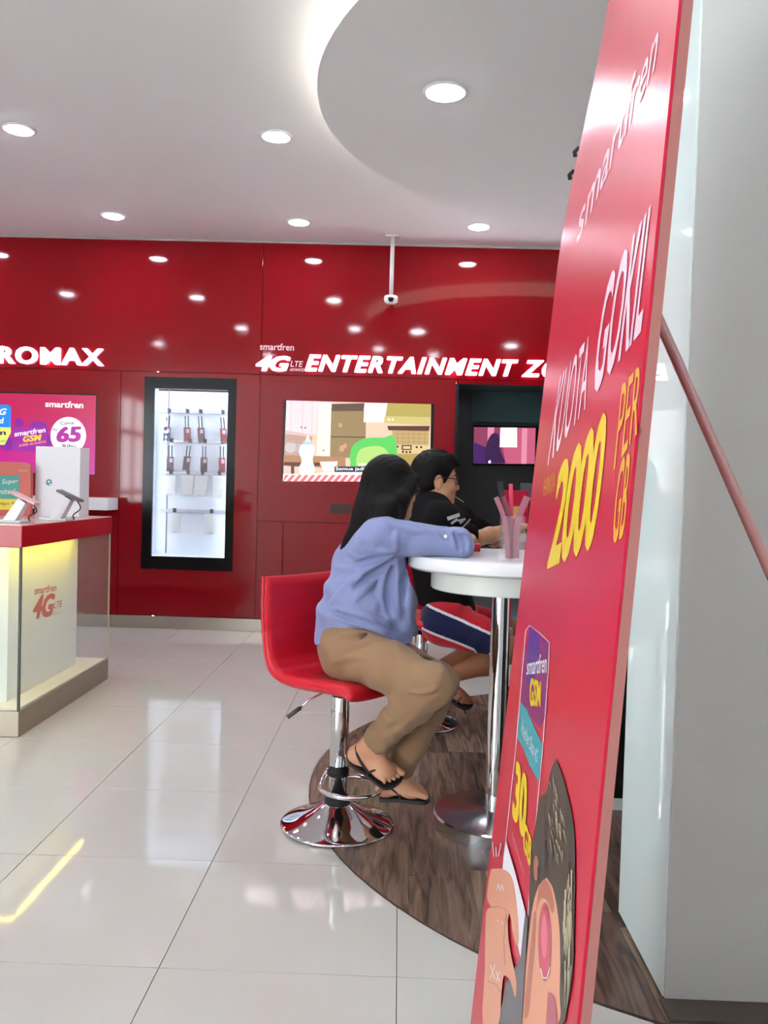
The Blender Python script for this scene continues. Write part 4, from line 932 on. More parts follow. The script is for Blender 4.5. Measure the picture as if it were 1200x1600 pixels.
def lap(V, Q, it=2, lam=.5):
    for _ in range(it):
        S_ = np.zeros_like(V); c = np.zeros(len(V))
        for i in range(4):
            j = (i + 1) % 4; np.add.at(S_, Q[:, i], V[Q[:, j]]); np.add.at(c, Q[:, i], 1); np.add.at(S_, Q[:, j], V[Q[:, i]]); np.add.at(c, Q[:, j], 1)
        V = V + lam * (S_ / np.maximum(c, 1)[:, None] - V)
    return V
def head(F, c, f, u, s=1.):
    f = nrm(f); u = nrm(np.asarray(u) - f * (np.asarray(u) @ f)); r = np.cross(f, u); R = np.stack([f, r, u])
    P_ = lambda a, b, d: c + s * (a * f + b * r + d * u); E = lambda p, q_, k=.01, sub=False: F.ell(P_(*p), np.array(q_) * s, R, k * s, sub)
    E((-.004, 0, .008), (.094, .075, .092), .0); E((.03, 0, -.05), (.06, .056, .078), .03)
    E((.066, 0, -.107), (.026, .026, .02), .03); F.cap(P_(.03, .05, -.085), P_(.06, .015, -.112), .018 * s, .016 * s, .03 * s); F.cap(P_(.03, -.05, -.085), P_(.06, -.015, -.112), .018 * s, .016 * s, .03 * s)
    for b in (-1, 1):
        E((.062, b * .036, -.045), (.025, .024, .022), .02)                       # cheeks
        F.cap(P_(.083, b * .016, .012), P_(.068, b * .048, .012), .009 * s, .008 * s, .012 * s)   # brow
        E((.087, b * .031, -.012), (.014, .016, .011), .008, True); E((.073, b * .031, -.013), (.0145, .015, .0125), .004)   # socket, lid
        E((-.004, b * .077, -.022), (.017, .008, .030), .006); E((-.001, b * .083, -.02), (.009, .005, .018), .004, True); E((.004, b * .077, -.048), (.009, .006, .01), .005)
        E((.094, b * .011, -.05), (.010, .008, .008), .006)
    F.cap(P_(.090, 0, .0), P_(.107, 0, -.042), .0085 * s, .011 * s, .012 * s); E((.108, 0, -.045), (.011, .011, .009), .006)
    E((.066, 0, -.072), (.034, .034, .034), .014); E((.072, 0, -.108), (.024, .022, .018), .02)
    E((.092, 0, -.074), (.014, .022, .0065), .006); E((.090, 0, -.086), (.014, .019, .0075), .006); E((.105, 0, -.080), (.010, .018, .0014), .002, True)
    return P_, R
def hand(F, wrist, d, n, sgn, curl=.35, s=1., k=.008):
    """palm + five unequal fingers; d: pointing direction, n: back-of-hand normal, sgn: thumb side"""
    d = nrm(d); n = nrm(np.asarray(n) - d * (np.asarray(n) @ d)); b = np.cross(d, n) * sgn
    P_ = lambda x, y, z: np.asarray(wrist) + s * (x * d + y * b + z * n)
    F.cap(P_(-.01, 0, 0), P_(.045, .004, 0), .026 * s, .036 * s, .015, side=b, flat=.42); F.cap(P_(.045, .004, 0), P_(.078, .002, 0), .036 * s, .037 * s, .01, side=b, flat=.36)
    tips = []
    for y, L, an in ((.029, .066, .10), (.010, .074, .02), (-.010, .069, -.05), (-.028, .054, -.12)):
        p = P_(.078, y, .002); a = curl * .6; q0 = np.array(p); dirp = nrm(d * math.cos(an) + b * math.sin(an))
        for fr, r0, r1 in ((.44, .0088, .0082), (.31, .0082, .0074), (.25, .0074, .0062)):
            e = nrm(dirp * math.cos(a) - n * math.sin(a)); q1 = q0 + e * L * fr * s; F.cap(q0, q1, r0 * s, r1 * s, .004); q0 = q1; a += curl
        tips.append(q0)
    q0 = P_(.018, .03, -.004); e = nrm(d * .72 + b * .66 - n * .2); q1 = q0 + e * .034 * s; F.cap(P_(.005, .012, 0), q0, .014 * s, .013 * s, .012); F.cap(q0, q1, .012 * s, .0098 * s, .006); e2 = nrm(d * .93 + b * .25 - n * .3); F.cap(q1, q1 + e2 * .03 * s, .0095 * s, .0078 * s, .004)
def foot(F, ankle, heel, toe, up, sgn, s=1.):
    """sole from heel to toe; sgn: side of the big toe"""
    heel = np.asarray(heel, float); toe = np.asarray(toe, float); d = nrm(toe - heel); up = nrm(np.asarray(up) - d * (np.asarray(up) @ d)); b = np.cross(up, d) * sgn; L = np.linalg.norm(toe - heel)
    P_ = lambda x, y, z: heel + d * x * L + b * y * s + up * z * s
    F.cap(P_(.08, 0, .03), np.asarray(ankle), .030 * s, .034 * s, .02); F.ell(P_(.09, 0, .026), (.034 * s, .030 * s, .028 * s), np.stack([d, b, up]), .02)
    F.cap(P_(.1, 0, .024), P_(.68, .004, .018), .027 * s, .040 * s, .02, side=b, flat=.5); F.cap(np.asarray(ankle), P_(.62, .006, .028), .032 * s, .024 * s, .03)
    for y, x1, r in ((.036, 1.0, .0120), (.015, .99, .0072), (-.002, .955, .0070), (-.0185, .91, .0068), (-.034, .85, .0066)):
        m = P_(.78, y * .95, .018); e = P_(x1 - .04, y, .010); F.cap(P_(.60, y * .8, .016), m, r * 1.1 * s, r * 1.05 * s, .008); F.cap(m, e, r * s, r * .95 * s, .002)
    return P_, d, b, up, L
def sandal(name, P_, d, b, up, L, s, mt, parent, straps):
    out = [(-.06, .0), (-.03, .026), (.12, .033), (.4, .030), (.65, .043), (.85, .050), (.97, .044), (1.01, .022), (.985, -.012), (.90, -.038), (.75, -.046), (.5, -.038), (.3, -.032), (.1, -.033), (-.03, -.026)]
    pts = smoothcurve([(x * L, y * s) for x, y in out] + [(out[0][0] * L, 0.)], 4)[:-1]; o0 = P_(0, 0, 0)
    V = [tuple(o0 + d * x + b * y + up * z) for z in (-.014, -.002) for x, y in pts]; n = len(pts)
    t = obj(name, V, [list(range(n))[::-1], [n + i for i in range(n)]] + [[i, (i + 1) % n, n + (i + 1) % n, n + i] for i in range(n)], mt, parent)
    for pp__ in straps: obj('strap', *tube_vf(smoothcurve([P_(*q_) for q_ in pp__], 6), .0042, 6), mt, t, smooth=True)
    return t
def cloth(name, rgb, rough=.85, sc=240, amt=.08, bs=.25):
    return mat(name, rgb, rough, spec=.2, noise=(sc, amt), bump=(34, bs, .004), sheen=.15)
P = onY
# ================================================================== woman in blue
M_skin = mat('skin_tan', (196, 142, 112), .5, spec=.35, noise=(22, .06), sss=.12)
M_hair = mat('hair_black', (13, 9, 9), .5, spec=.15, noise=(60, .25, (9, 9, 1)), bump=(70, .5, .004, (7, 7, .5)))
wo = thing('person', 'person in a blue shirt and khaki trousers leaning on the near table', 'person', (-.16, 2.86, .53))
bfw = nrm((.93, .30, 0)); sdw = np.array([-bfw[1], bfw[0], 0.])     # facing, her left side (away from the camera)
w_c = P(611, 757, 2.93); w_f = nrm((.80, .60, -.05)); w_u = nrm((.10, .04, 1))
pel, wai, che, nek = P(556, 1000, 2.88), P(558, 945, 2.89), P(574, 882, 2.90), P(598, 822, 2.915)
sR, sL = P(590, 838, 2.765), P(612, 836, 3.065)
eR, eL = P(716, 849, 2.775), P(706, 846, 3.10)
wR = P(664, 842, 3.0); wL = P(733, 843, 2.93)
hR, hL = P(548, 1018, 2.79), P(562, 1016, 2.975)
kR, kL = P(674, 1070, 2.52), P(684, 1066, 2.72)
aR, aL = P(581, 1166, 2.75), P(622, 1212, 2.84)
F = Field((-.5, 2.36, .05), (.42, 3.26, 1.40), .0031)
PH, RH = head(F, w_c, w_f, w_u, .93)
F.cap(w_c - .06 * w_u - .012 * w_f, nek, .050, .054, .03); F.chain([nek, che, wai, pel], [.075, .098, .085, .10], .05, side=sdw, flat=.8)
for s_, e_, w_ in ((sR, eR, wR), (sL, eL, wL)): F.cap(nek, s_, .05, .042, .04); F.chain([s_, e_, w_], [.042, .032, .0235], .02)
dL = nrm(P(724, 832, 2.80) - wL + np.array([0, 0, .0])); hand(F, wL, dL, (.25, -.05, 1), 1, .28, .92)
hand(F, wR, nrm(np.array([-.55, .8, -.12])), (0, 0, 1), -1, .25, .92)
for h_, k_, a_ in ((hR, kR, aR), (hL, kL, aL)): F.chain([h_, k_, a_], [.078, .050, .032], .03)
fR = foot(F, aR, P(554, 1184, 2.775), P(622, 1223, 2.70), nrm((.38, -.62, .68)), 1, .95)
fL = foot(F, aL, P(598, 1243, 2.85), P(672, 1244, 2.80), (0, 0, 1), -1, .92)
V, Q_ = F.mesh(); V = lap(V, Q_, 1)
# lips a little redder
loc = (V[Q_].mean(1) - w_c) @ RH.T / .93; mi = ((np.abs(loc[:, 2] + .0795) < .012) & (np.abs(loc[:, 1]) < .021) & (loc[:, 0] > .083)).astype(int)
npobj('body', V, Q_, [M_skin, mat('lip', (164, 92, 84), .4)], wo, mi)
# shirt
F = Field((-.5, 2.50, .50), (.36, 3.3, 1.16), .0042)
F.chain([nek + [0, 0, -.02], che, wai, pel + [0, 0, .0], pel + [0, 0, -.04]], [.088, .120, .124, .134, .138], .06, side=sdw, flat=.86)
F.cap(nek + [-.0, 0, -.005], nek + [.0, 0, -.05], .062, .09, .03)
for s_, e_, w_ in ((sR, eR, wR), (sL, eL, wL)):
    F.cap(nek + [0, 0, -.03], s_, .066, .056, .05); m_ = e_ + (w_ - e_) * .22; F.chain([s_, s_ + (e_ - s_) * .55, e_, m_], [.060, .050, .047, .045], .03)
    F.cap(che + (s_ - che) * .55, s_ + (e_ - s_) * .18, .075, .05, .05)
    F.cap(m_ - (w_ - e_) * .03, m_ + (w_ - e_) * .02, .050, .050, .006)      # rolled cuff
# hanging front of the shirt, bloused towards the table, and the tail over the hip
fr0, fr1, fr2 = P(606, 880, 2.86), P(618, 940, 2.84), P(632, 1000, 2.83)
F.chain([fr0, fr1, fr2], [.06, .072, .042], .05, side=sdw, flat=.75); F.chain([P(612, 880, 2.97), P(622, 940, 2.97), P(634, 990, 2.97)], [.06, .07, .05], .05, side=sdw, flat=.75)
F.cap(P(560, 940, 2.80), P(590, 995, 2.765), .07, .038, .05); F.cap(P(586, 988, 2.76), P(606, 1006, 2.745), .028, .016, .03)
F.cap(P(520, 960, 2.86), P(513, 992, 2.86), .05, .034, .05)
F.warp(lambda X, Y, Z: .0042 * np.sin(46 * (.75 * X + .62 * Z + .15 * Y) + 5 * np.sin(9 * Z + 4 * X)) * np.clip((1.02 - Z) / .25, .15, 1) + .003 * np.sin(30 * X - 52 * Z + 3 * np.sin(16 * X + 7 * Y)))
# folds: ridges and creases laid along the cloth
F.cap(nek + [.01, 0, .0], nek + [.06, .02, .10], .055, .075, .006, sub=True)
from mathutils.bvhtree import BVHTree
def draper(V, Q_, Y):
    bv = BVHTree.FromPolygons([Vector(v) for v in V], Q_.tolist())
    def dr(px, py, lift=0.):
        hit = bv.ray_cast(Vector((0, 0, CZ)), Vector(nrm(ray(px, py))))
        if hit[0] is None: hit = bv.find_nearest(Vector(onY(px, py, Y)))
        return np.array(hit[0]) + np.array(hit[1]) * lift
    return dr
def folds(F, dr, lines, conv, sub=False, lift=-.003, k=.011):
    for pts, r in lines:
        P3 = smoothcurve([dr(*conv(*q_), lift if not sub else r * .55) for q_ in pts], 4); n = len(P3)
        rs = [max(.0012, 1.25 * r * math.sin(math.pi * (.12 + .82 * i / (n - 1)))) for i in range(n)]
        F.chain(P3, rs, k, sub=sub)
V, Q_ = F.mesh(); dr = draper(V, Q_, 2.75); cw = lambda x, y: (500 + x / 4.615, 690 + y / 4.615)
folds(F, dr, [([(540, 815), (420, 872), (300, 960), (150, 1090), (60, 1180)], .011), ([(525, 850), (410, 960), (310, 1070), (255, 1150)], .012), ([(545, 840), (560, 1000), (545, 1180), (570, 1290)], .013), ([(610, 890), (640, 1090), (650, 1290)], .010),
              ([(80, 1262), (190, 1275), (320, 1315), (440, 1352), (510, 1385)], .011), ([(60, 1200), (200, 1230), (340, 1250), (470, 1290)], .008), ([(500, 870), (470, 960), (440, 1100), (470, 1230)], .011), ([(330, 760), (430, 790), (540, 800)], .008), ([(200, 800), (330, 850), (430, 850)], .008),
              ([(985, 640), (1035, 690), (1060, 770)], .013), ([(945, 645), (1000, 720), (1025, 790)], .011), ([(880, 640), (950, 700), (975, 780)], .007), ([(700, 640), (800, 650), (880, 690)], .006), ([(420, 560), (520, 600), (640, 640), (760, 650)], .007), ([(110, 900), (210, 920), (330, 900)], .008), ([(100, 1010), (230, 1010), (350, 960)], .007), ([(560, 620), (545, 700), (555, 790)], .006)], cw)
folds(F, dr, [([(530, 835), (440, 900), (340, 985), (230, 1080)], .010), ([(575, 880), (590, 1020), (590, 1180)], .011), ([(520, 900), (500, 1040), (505, 1180), (520, 1270)], .010), ([(120, 1235), (260, 1285), (400, 1330)], .008), ([(1015, 660), (1045, 730), (1045, 790)], .007), ([(970, 660), (1005, 730), (1005, 790)], .006), ([(250, 880), (380, 850), (520, 815)], .007)], cw, True)
hx = [P(a_, b_, 2.80) for a_, b_ in ((480, 1012), (496, 1010), (508, 1001), (524, 979), (548, 985), (580, 1004), (612, 1012), (640, 1006), (670, 1006))]
F.D = np.maximum(F.D, (np.interp(F.ax[0], [h_[0] for h_ in hx], [h_[2] for h_ in hx])[:, None, None] - F.ax[2][None, None, :]).astype(np.float32))
V, Q_ = F.mesh(); V = lap(V, Q_, 1, .3)
shirt = npobj('shirt', V, Q_, cloth('blue_chambray', (131, 138, 178), .9, 300, .14, .6), wo)
bt = P(696, 838, 2.715); obj('button', *lathe_vf([(0, .003), (.0055, .003), (.006, 0)], (0, 0, 0), 12), M_white, shirt, local=True).location = Vector(bt - wl(wo)); bpy.data.objects['button'].rotation_euler = (math.radians(80), 0, 0)
obj('cuff_tab', *tube_vf(smoothcurve([P(686, 830, 2.726), P(696, 838, 2.722), P(706, 846, 2.726)], 4), .006, 6), MATS['blue_chambray'], shirt, smooth=True)
_d = nrm(wR - eR); _c = eR + _d * .030; _s1 = nrm(np.cross(_d, (0, 0, 1))); _s2 = np.cross(_d, _s1)
obj('rolled_cuff', *tube_vf([_c + .043 * (math.cos(t) * _s1 + math.sin(t) * _s2) for t in np.linspace(0, 2 * math.pi, 32, endpoint=False)], .012, 10, True), MATS['blue_chambray'], shirt, smooth=True)
# collar points standing at the neck
col_ = smoothcurve([nek + [-.055, -.05, .03], nek + [-.01, -.075, .02], nek + [.04, -.06, .0], nek + [.065, -.02, -.02]], 6)
obj('collar', *tube_vf(col_, .013, 8), MATS['blue_chambray'], shirt, smooth=True)
# trousers
F = Field((-.46, 2.38, .15), (.36, 3.2, .78), .0042)
F.chain([pel + [0, 0, .035], pel + [0, 0, -.03]], [.118, .128], .05, side=sdw, flat=.92)
for h_, k_, a_ in ((hR, kR, aR), (hL, kL, aL)):
    a2 = a_ + (k_ - a_) * .06; F.cap(pel + [0, 0, -.02], h_, .11, .098, .05); F.chain([h_, h_ + (k_ - h_) * .55, k_], [.096, .080, .064], .03)
    F.chain([k_, k_ + (a_ - k_) * .3, a2], [.062, .062, .046], .025)
F.warp(lambda X, Y, Z: .0022 * np.sin(60 * (X * .5 + Z) + 4 * np.sin(22 * X)) + .0018 * np.sin(85 * X - 40 * Z + 10 * Y))
for k_, a_ in ((kR, aR), (kL, aL)): F.cap(a_ + (a_ - k_) * .3, a_ - (k_ - a_) * .03, .075, .060, .0, sub=True)
V, Q_ = F.mesh(); dr = draper(V, Q_, 2.6); cid = lambda x, y: (x, y)
folds(F, dr, [([(530, 992), (560, 990), (590, 980)], .008), ([(545, 1012), (575, 1004), (610, 1000)], .006), ([(640, 1082), (664, 1084), (684, 1074)], .007), ([(600, 1150), (622, 1140), (640, 1124)], .006), ([(592, 1130), (615, 1126), (634, 1112)], .005), ([(655, 1010), (676, 1030), (690, 1052)], .005), ([(520, 1035), (545, 1028), (570, 1030)], .006)], cid)
folds(F, dr, [([(528, 1000), (560, 998), (600, 988)], .006), ([(636, 1088), (662, 1090), (684, 1082)], .006)], cid, True)
V, Q_ = F.mesh(); V = lap(V, Q_, 1)
tr = npobj('trousers', V, Q_, cloth('khaki_cotton', (144, 112, 84), .85, 200, .06, .3), wo)
# hair: cap and long fall down the back
F = Field((-.42, 2.62, .72), (.2, 3.2, 1.42), .0036)
C_ = lambda a, b, d: w_c + .93 * (a * RH[0] + b * RH[1] + d * RH[2])
F.ell(C_(-.016, 0, .012), (.104 * .93, .092 * .93, .102 * .93), RH, .0)
F.ell(C_(-.03, 0, -.05), (.085, .086, .10), RH, .03)
fall = [C_(-.045, -.01, -.05), P(578, 800, 2.87), P(566, 830, 2.855), P(549, 850, 2.85), P(530, 868, 2.855)]
F.chain(fall, [.082, .070, .052, .034, .006], .03, side=sdw, flat=.72)
F.chain([C_(-.02, .05, -.04), P(603, 800, 2.80), P(590, 826, 2.785), P(566, 846, 2.80)], [.050, .045, .028, .008], .03)   # lock over the near shoulder
F.chain([C_(.01, .055, -.02), P(618, 790, 2.835), P(612, 818, 2.815)], [.038, .026, .006], .02)
F.chain([C_(-.02, -.05, -.04), P(590, 810, 3.0), P(570, 850, 2.97)], [.05, .05, .01], .03)
F.chain([C_(.045, .066, .02), P(627, 780, 2.83), P(622, 805, 2.82), P(614, 828, 2.805)], [.030, .026, .020, .008], .02)
F.ell(C_(.088, -.020, -.055), (.062, .066, .085), RH, .010, True)
F.ell(C_(.100, -.01, -.02), (.042, .05, .055), RH, .01, True)
F.warp(lambda X, Y, Z: .0007 * np.sin(260 * (X * .75 - Y * .8) + 60 * (1.3 - Z) + 5 * np.sin(22 * Z + 9 * X)) + .0005 * np.sin(120 * (X + .4 * Y) + 9 * Z))
V, Q_ = F.mesh(); V = lap(V, Q_, 1)
npobj('hair', V, Q_, M_hair, wo)
# glasses
def glasses(PHx, parent, m, s=1.):
    g = thing_part('glasses', parent)
    for b in (-1, 1):
        rim = [PHx(.098 - .004 * abs(math.cos(t)), b * .033 + .025 * math.cos(t), -.014 + .017 * math.sin(t)) for t in np.linspace(0, 2 * math.pi, 24, endpoint=False)]
        obj('rim', *tube_vf(rim, .0022 * s, 6, True), m, g, smooth=True)
        obj('temple', *tube_vf([PHx(.094, b * .058, -.008), PHx(.06, b * .074, -.006), PHx(.005, b * .082, -.006), PHx(-.02, b * .08, -.02)], .0022 * s, 6), m, g, smooth=True)
        obj('pane', rim, [list(range(24))], mat('spectacle_glass', (230, 235, 240), .03, alpha=.12), g)
    obj('bridge', *tube_vf([PHx(.098, -.009, -.008), PHx(.104, 0, -.004), PHx(.098, .009, -.008)], .0016 * s, 6), m, g, smooth=True)
def thing_part(name, parent):
    o = bpy.data.objects.new(name, None); o.empty_display_size = .02; link(o, parent); WL[o.name] = wl(parent); return o
M_frame = mat('spectacle_frame', (26, 24, 26), .3)
glasses(PH, wo, M_frame)
M_sand = mat('sandal_dark', (34, 26, 28), .5)
sandal('sandal', *fR, .95, M_sand, wo, [[(.86, .018, -.004), (.80, .016, .03), (.52, .034, .03), (.42, .036, .0)], [(.80, .016, .03), (.55, -.03, .032), (.42, -.036, .0)], [(.46, -.036, .01), (.2, -.03, .045), (.02, 0, .06), (.2, .03, .045), (.46, .036, .01)]])
sandal('sandal', *fL, .95, M_sand, wo, [[(.86, .018, -.004), (.80, .016, .03), (.52, .034, .03), (.42, .036, .0)], [(.80, .016, .03), (.55, -.03, .032), (.42, -.036, .0)], [(.46, -.036, .01), (.2, -.03, .045), (.02, 0, .06), (.2, .03, .045), (.46, .036, .01)]])

# ================================================================== man in black
mn = thing('person', 'person in a black T-shirt and red and navy shorts seated at the farther table', 'person', (.16, 4.1, .53))
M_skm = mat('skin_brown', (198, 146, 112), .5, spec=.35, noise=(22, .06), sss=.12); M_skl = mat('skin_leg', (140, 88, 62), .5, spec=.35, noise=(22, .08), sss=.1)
bfm = nrm((.92, .38, 0)); sdm = np.array([-bfm[1], bfm[0], 0.])
HS = 1.07; m_c = P(680, 744, 4.07); m_f = nrm((.97, .20, -.07)); m_u = nrm((.10, .03, 1))
mp_, mw_, mc_, mk_ = P(702, 962, 4.10), P(691, 918, 4.08), P(676, 850, 4.07), P(672, 792, 4.06)
sR, sL = P(690, 812, 3.90), P(706, 808, 4.26)
eR, eL = P(741, 843, 4.10), P(772, 842, 4.46)
wR, wL = P(806, 825, 4.40), P(836, 828, 4.60)
hR, hL = P(694, 972, 3.99), P(702, 970, 4.20)
kR, kL = P(800, 1015, 3.86), P(794, 985, 4.36)
aR, aL = P(688, 1060, 3.99), P(674, 1050, 4.27)
F = Field((-.14, 3.66, .10), (1.02, 4.8, 1.40), .0038)
PM, RM = head(F, m_c, m_f, m_u, HS)
F.cap(m_c - .07 * m_u - .02 * m_f, mk_, .058, .062, .03); F.chain([mk_, mc_, mw_, mp_], [.08, .115, .11, .11], .05, side=sdm, flat=.78)
for s_, e_, w_ in ((sR, eR, wR), (sL, eL, wL)): F.cap(mk_, s_, .055, .052, .04); F.chain([s_, e_, e_ + (w_ - e_) * .35, w_], [.050, .041, .040, .027], .02)
hand(F, wR, nrm(wR - eR), (0, -.1, 1), -1, .5, 1.); hand(F, wL, nrm((.3, -.9, -.05)), (0, 0, 1), -1, .5, 1.)
for h_, k_, a_ in ((hR, kR, aR), (hL, kL, aL)): F.chain([h_, k_], [.085, .058], .03); m_ = k_ + (a_ - k_) * .35 + np.array([-.0, 0, -.012]); F.chain([k_, m_, a_], [.054, .056, .034], .03)
gR = foot(F, aR, P(680, 1074, 4.0), P(736, 1104, 3.93), nrm((.4, -.3, .85)), 1, 1.)
gL = foot(F, aL, P(664, 1068, 4.28), P(716, 1094, 4.26), nrm((.4, 0, .9)), -1, 1.)
V, Q_ = F.mesh(); V = lap(V, Q_, 1); ctr = V[Q_].mean(1)
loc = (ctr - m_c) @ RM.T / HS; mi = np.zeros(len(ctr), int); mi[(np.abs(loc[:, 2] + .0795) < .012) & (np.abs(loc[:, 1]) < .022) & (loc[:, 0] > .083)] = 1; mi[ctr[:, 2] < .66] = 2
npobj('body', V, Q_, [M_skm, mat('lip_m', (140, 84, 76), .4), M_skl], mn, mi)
# T-shirt
F = Field((-.12, 3.66, .48), (.6, 4.6, 1.22), .0044)
F.chain([mk_ + [0, 0, -.02], mc_, mw_, mp_ + [0, 0, .02]], [.10, .140, .138, .150], .06, side=sdm, flat=.82)
for s_, e_ in ((sR, eR), (sL, eL)):
    F.cap(mk_ + [0, 0, -.025], s_, .075, .062, .08); F.cap(s_, s_ + (e_ - s_) * .86, .062, .064, .07); F.cap(mc_ + (s_ - mc_) * .5, s_ + (e_ - s_) * .15, .085, .06, .08)
F.warp(lambda X, Y, Z: .003 * np.sin(38 * (.7 * X + .7 * Z) + 4 * np.sin(10 * Z + 5 * Y)))
for s_, e_ in ((sR, eR), (sL, eL)): F.cap(s_ + (e_ - s_) * 1.06, e_, .075, .08, .0, sub=True)
F.cap(mk_ + .05 * m_u + [.015, 0, 0], mk_ + .14 * m_u + [.02, 0, 0], .066, .08, .004, sub=True)
F.cap(mk_ + [.05, .01, .03], mk_ + [.13, .03, .04], .062, .075, .01, sub=True)
F.plane(P(720, 962, 4.0), (-.18, 0, -1))
V, Q_ = F.mesh(); V = lap(V, Q_, 2)
M_tee = cloth('black_jersey', (13, 11, 13), .9, 240, .1, .3); M_tee.node_tree.nodes['Principled BSDF'].inputs['Sheen Weight'].default_value = .0
tee = npobj('t_shirt', V, Q_, M_tee, mn)
# printed marks on the near sleeve, laid onto the cloth surface
bv = BVHTree.FromPolygons([Vector(v) for v in V], Q_.tolist())
def drape(px, py, lift):
    r = ray(px, py); hit = bv.ray_cast(Vector((0, 0, CZ)), Vector(nrm(r)))
    if hit[0] is None: hit = bv.find_nearest(Vector(onY(px, py, 3.92)))
    return tuple(np.array(hit[0]) + np.array(hit[1]) * lift)
dp = Print(lambda a, b, h: drape(640 + a / 6, 690 + b / 6, .0025 + h), .0003)
M_wp = mat('sleeve_print', (190, 188, 190), .6)
def band(p0, p1, w, n=8):
    p0 = np.array(p0, float); p1 = np.array(p1, float); d = nrm(np.r_[p1 - p0, 0])[:2]; nn = np.array([-d[1], d[0]]) * w
    for i in range(n): a = p0 + (p1 - p0) * i / n; b = p0 + (p1 - p0) * (i + 1) / n; dp.poly([tuple(a - nn), tuple(b - nn), tuple(b + nn), tuple(a + nn)], M_wp)
band((352, 725), (462, 688), 17); band((385, 768), (440, 728), 11); band((440, 742), (505, 730), 9); band((455, 765), (480, 745), 9); band((462, 812), (548, 732), 6)
dp.build('sleeve_print', tee)
# hair: short, thick on top
F = Field((.0, 3.9, 1.10), (.40, 4.30, 1.42), .003)
C_ = lambda a, b, d: m_c + HS * (a * RM[0] + b * RM[1] + d * RM[2])
F.ell(C_(-.012, 0, .022), HS * np.array((.106, .089, .098)), RM, .0); F.cap(C_(.05, -.03, .085), C_(.095, -.005, .065), .032, .018, .02); F.cap(C_(.05, .04, .082), C_(.09, .03, .062), .03, .016, .02)
F.ell(C_(-.035, 0, -.03), HS * np.array((.074, .081, .068)), RM, .02)
F.ell(C_(.084, 0, -.035), HS * np.array((.058, .10, .083)), RM, .012, True); F.ell(C_(.0, .085, -.03), HS * np.array((.026, .03, .036)), RM, .006, True); F.ell(C_(.0, -.085, -.03), HS * np.array((.026, .03, .036)), RM, .006, True)
F.ell(C_(-.0, 0, -.135), HS * np.array((.12, .12, .06)), RM, .01, True)
rgm = np.random.RandomState(5)
for i in range(70):
    a = rgm.rand() * 6.28; e = .25 + rgm.rand() * 1.2; dv = np.array([math.cos(a) * math.cos(e), math.sin(a) * math.cos(e), math.sin(e)])
    p = np.array([-.012, 0, .022]) + dv * np.array([.098, .083, .092]); q2 = p + np.array([.028, .012 * (rgm.rand() - .5), .004 + .008 * rgm.rand()])
    if p[0] < .07: F.cap(C_(*p), C_(*q2), .010, .003, .006)
V, Q_ = F.mesh(); npobj('hair', V, Q_, M_hair, mn)
for b in (-1, 1): obj('eyebrow', *tube_vf([PM(.095, b * .014, .009), PM(.089, b * .034, .016), PM(.074, b * .052, .010)], .0032, 6), M_hair, mn, smooth=True)
obj('moustache', *tube_vf(smoothcurve([PM(.092, -.024, -.070), PM(.102, -.01, -.064), PM(.104, 0, -.063), PM(.102, .01, -.064), PM(.092, .024, -.070)], 4), .0028, 6), mat('stubble', (60, 44, 38), .7), mn, smooth=True)
glasses(PM, mn, M_frame)
st_ = thing('lollipop_stick', 'thin white stick held between the lips of the person in black', 'stick', tuple(PM(.103, .010, -.080)))
obj('stick', *tube_vf([PM(.095, .010, -.080), PM(.140, .022, -.106)], .0016, 6), M_white, st_, smooth=True)
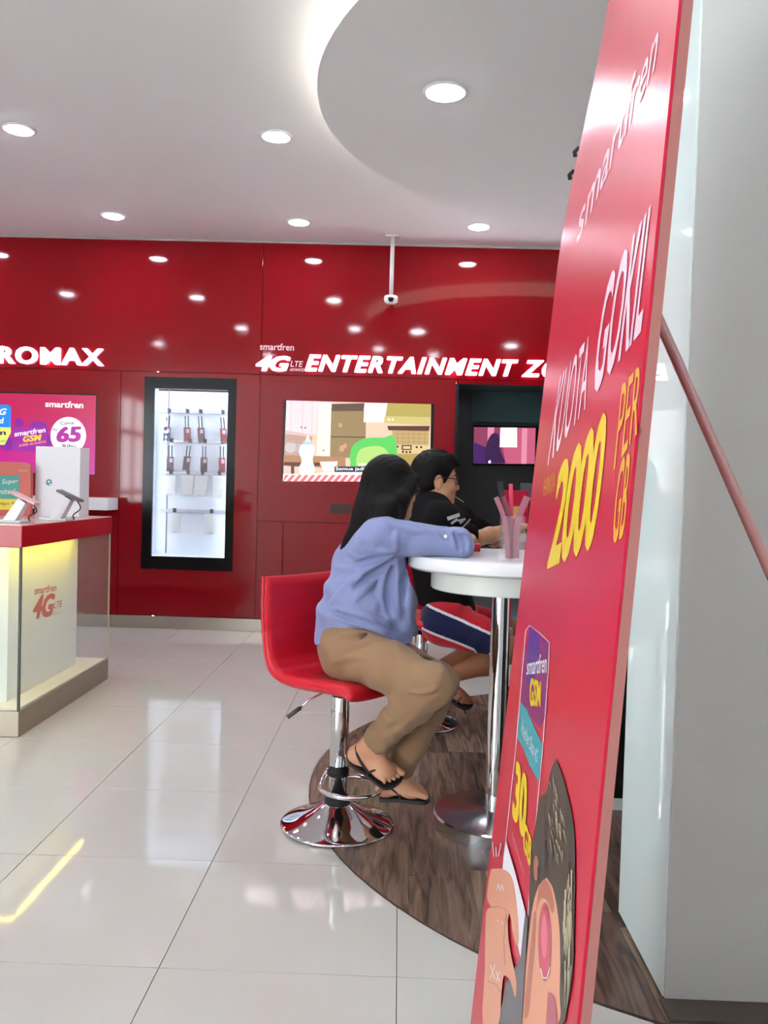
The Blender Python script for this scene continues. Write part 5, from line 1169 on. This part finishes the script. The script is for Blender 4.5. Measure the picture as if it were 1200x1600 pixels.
# shorts: red sides, navy front, white piping
F = Field((-.08, 3.66, .42), (.66, 4.62, .80), .004)
F.chain([mp_ + [0, 0, .02], mp_ + [0, 0, -.02]], [.135, .14], .05, side=sdm, flat=.85)
for h_, k_ in ((hR, kR), (hL, kL)): F.cap(mp_ + [0, 0, -.01], h_, .12, .108, .05); F.cap(h_, h_ + (k_ - h_) * .80, .106, .095, .04)
F.warp(lambda X, Y, Z: .0026 * np.sin(50 * (X * .6 - Z) + 4 * np.sin(15 * X + 5 * Y)))
for h_, k_ in ((hR, kR), (hL, kL)): F.cap(h_ + (k_ - h_) * 1.18, k_ + (k_ - h_) * .3, .13, .15, .0, sub=True)
V, Q_ = F.mesh(); V = lap(V, Q_, 2); ctr = V[Q_].mean(1)
M_sr = cloth('shorts_red', (176, 22, 36), .8, 200, .06, .2); M_sn = cloth('shorts_navy', (24, 28, 62), .8, 200, .06, .2); M_sw = cloth('shorts_white', (206, 204, 210), .8, 200, .05, .1)
dk_ = nrm(kR - hR); rel = ctr - hR; tt = rel @ dk_; pz = nrm(np.array([-dk_[2], 0, dk_[0]]) * (1 if dk_[0] > 0 else -1)); vv = rel @ pz     # along the thigh, and up across it
lowe = -.055 + .0 * tt - .9 * np.clip(tt - .20, 0, 1) ; upe = .055 - .05 * np.clip(tt, 0, .3)
mi = np.where((vv < lowe) | (vv > upe), 0, 1); mi[(np.abs(vv - lowe) < .006) | (np.abs(vv - upe) < .006)] = 2
mi[tt > .265] = np.where(mi[tt > .265] == 0, 1, mi[tt > .265]); mi[(tt > np.linalg.norm(kR - hR) * .80 - .005)] = 2
npobj('shorts', V, Q_, [M_sr, M_sn, M_sw], mn, mi)
sandal('sandal', *gR, 1., M_sand, mn, [[(.44, .038, .0), (.52, .034, .03), (.60, 0, .045), (.56, -.034, .03), (.5, -.04, .0)], [(.70, .042, .0), (.72, .03, .03), (.74, 0, .036), (.72, -.034, .026), (.68, -.044, .0)], [(.3, -.034, .0), (.18, -.03, .045), (.0, 0, .05), (.18, .03, .045), (.3, .034, .0)]])
sandal('sandal', *gL, 1., M_sand, mn, [[(.44, .038, .0), (.52, .034, .03), (.60, 0, .045), (.56, -.034, .03), (.5, -.04, .0)], [(.70, .042, .0), (.72, .03, .03), (.74, 0, .036), (.72, -.034, .026), (.68, -.044, .0)]])
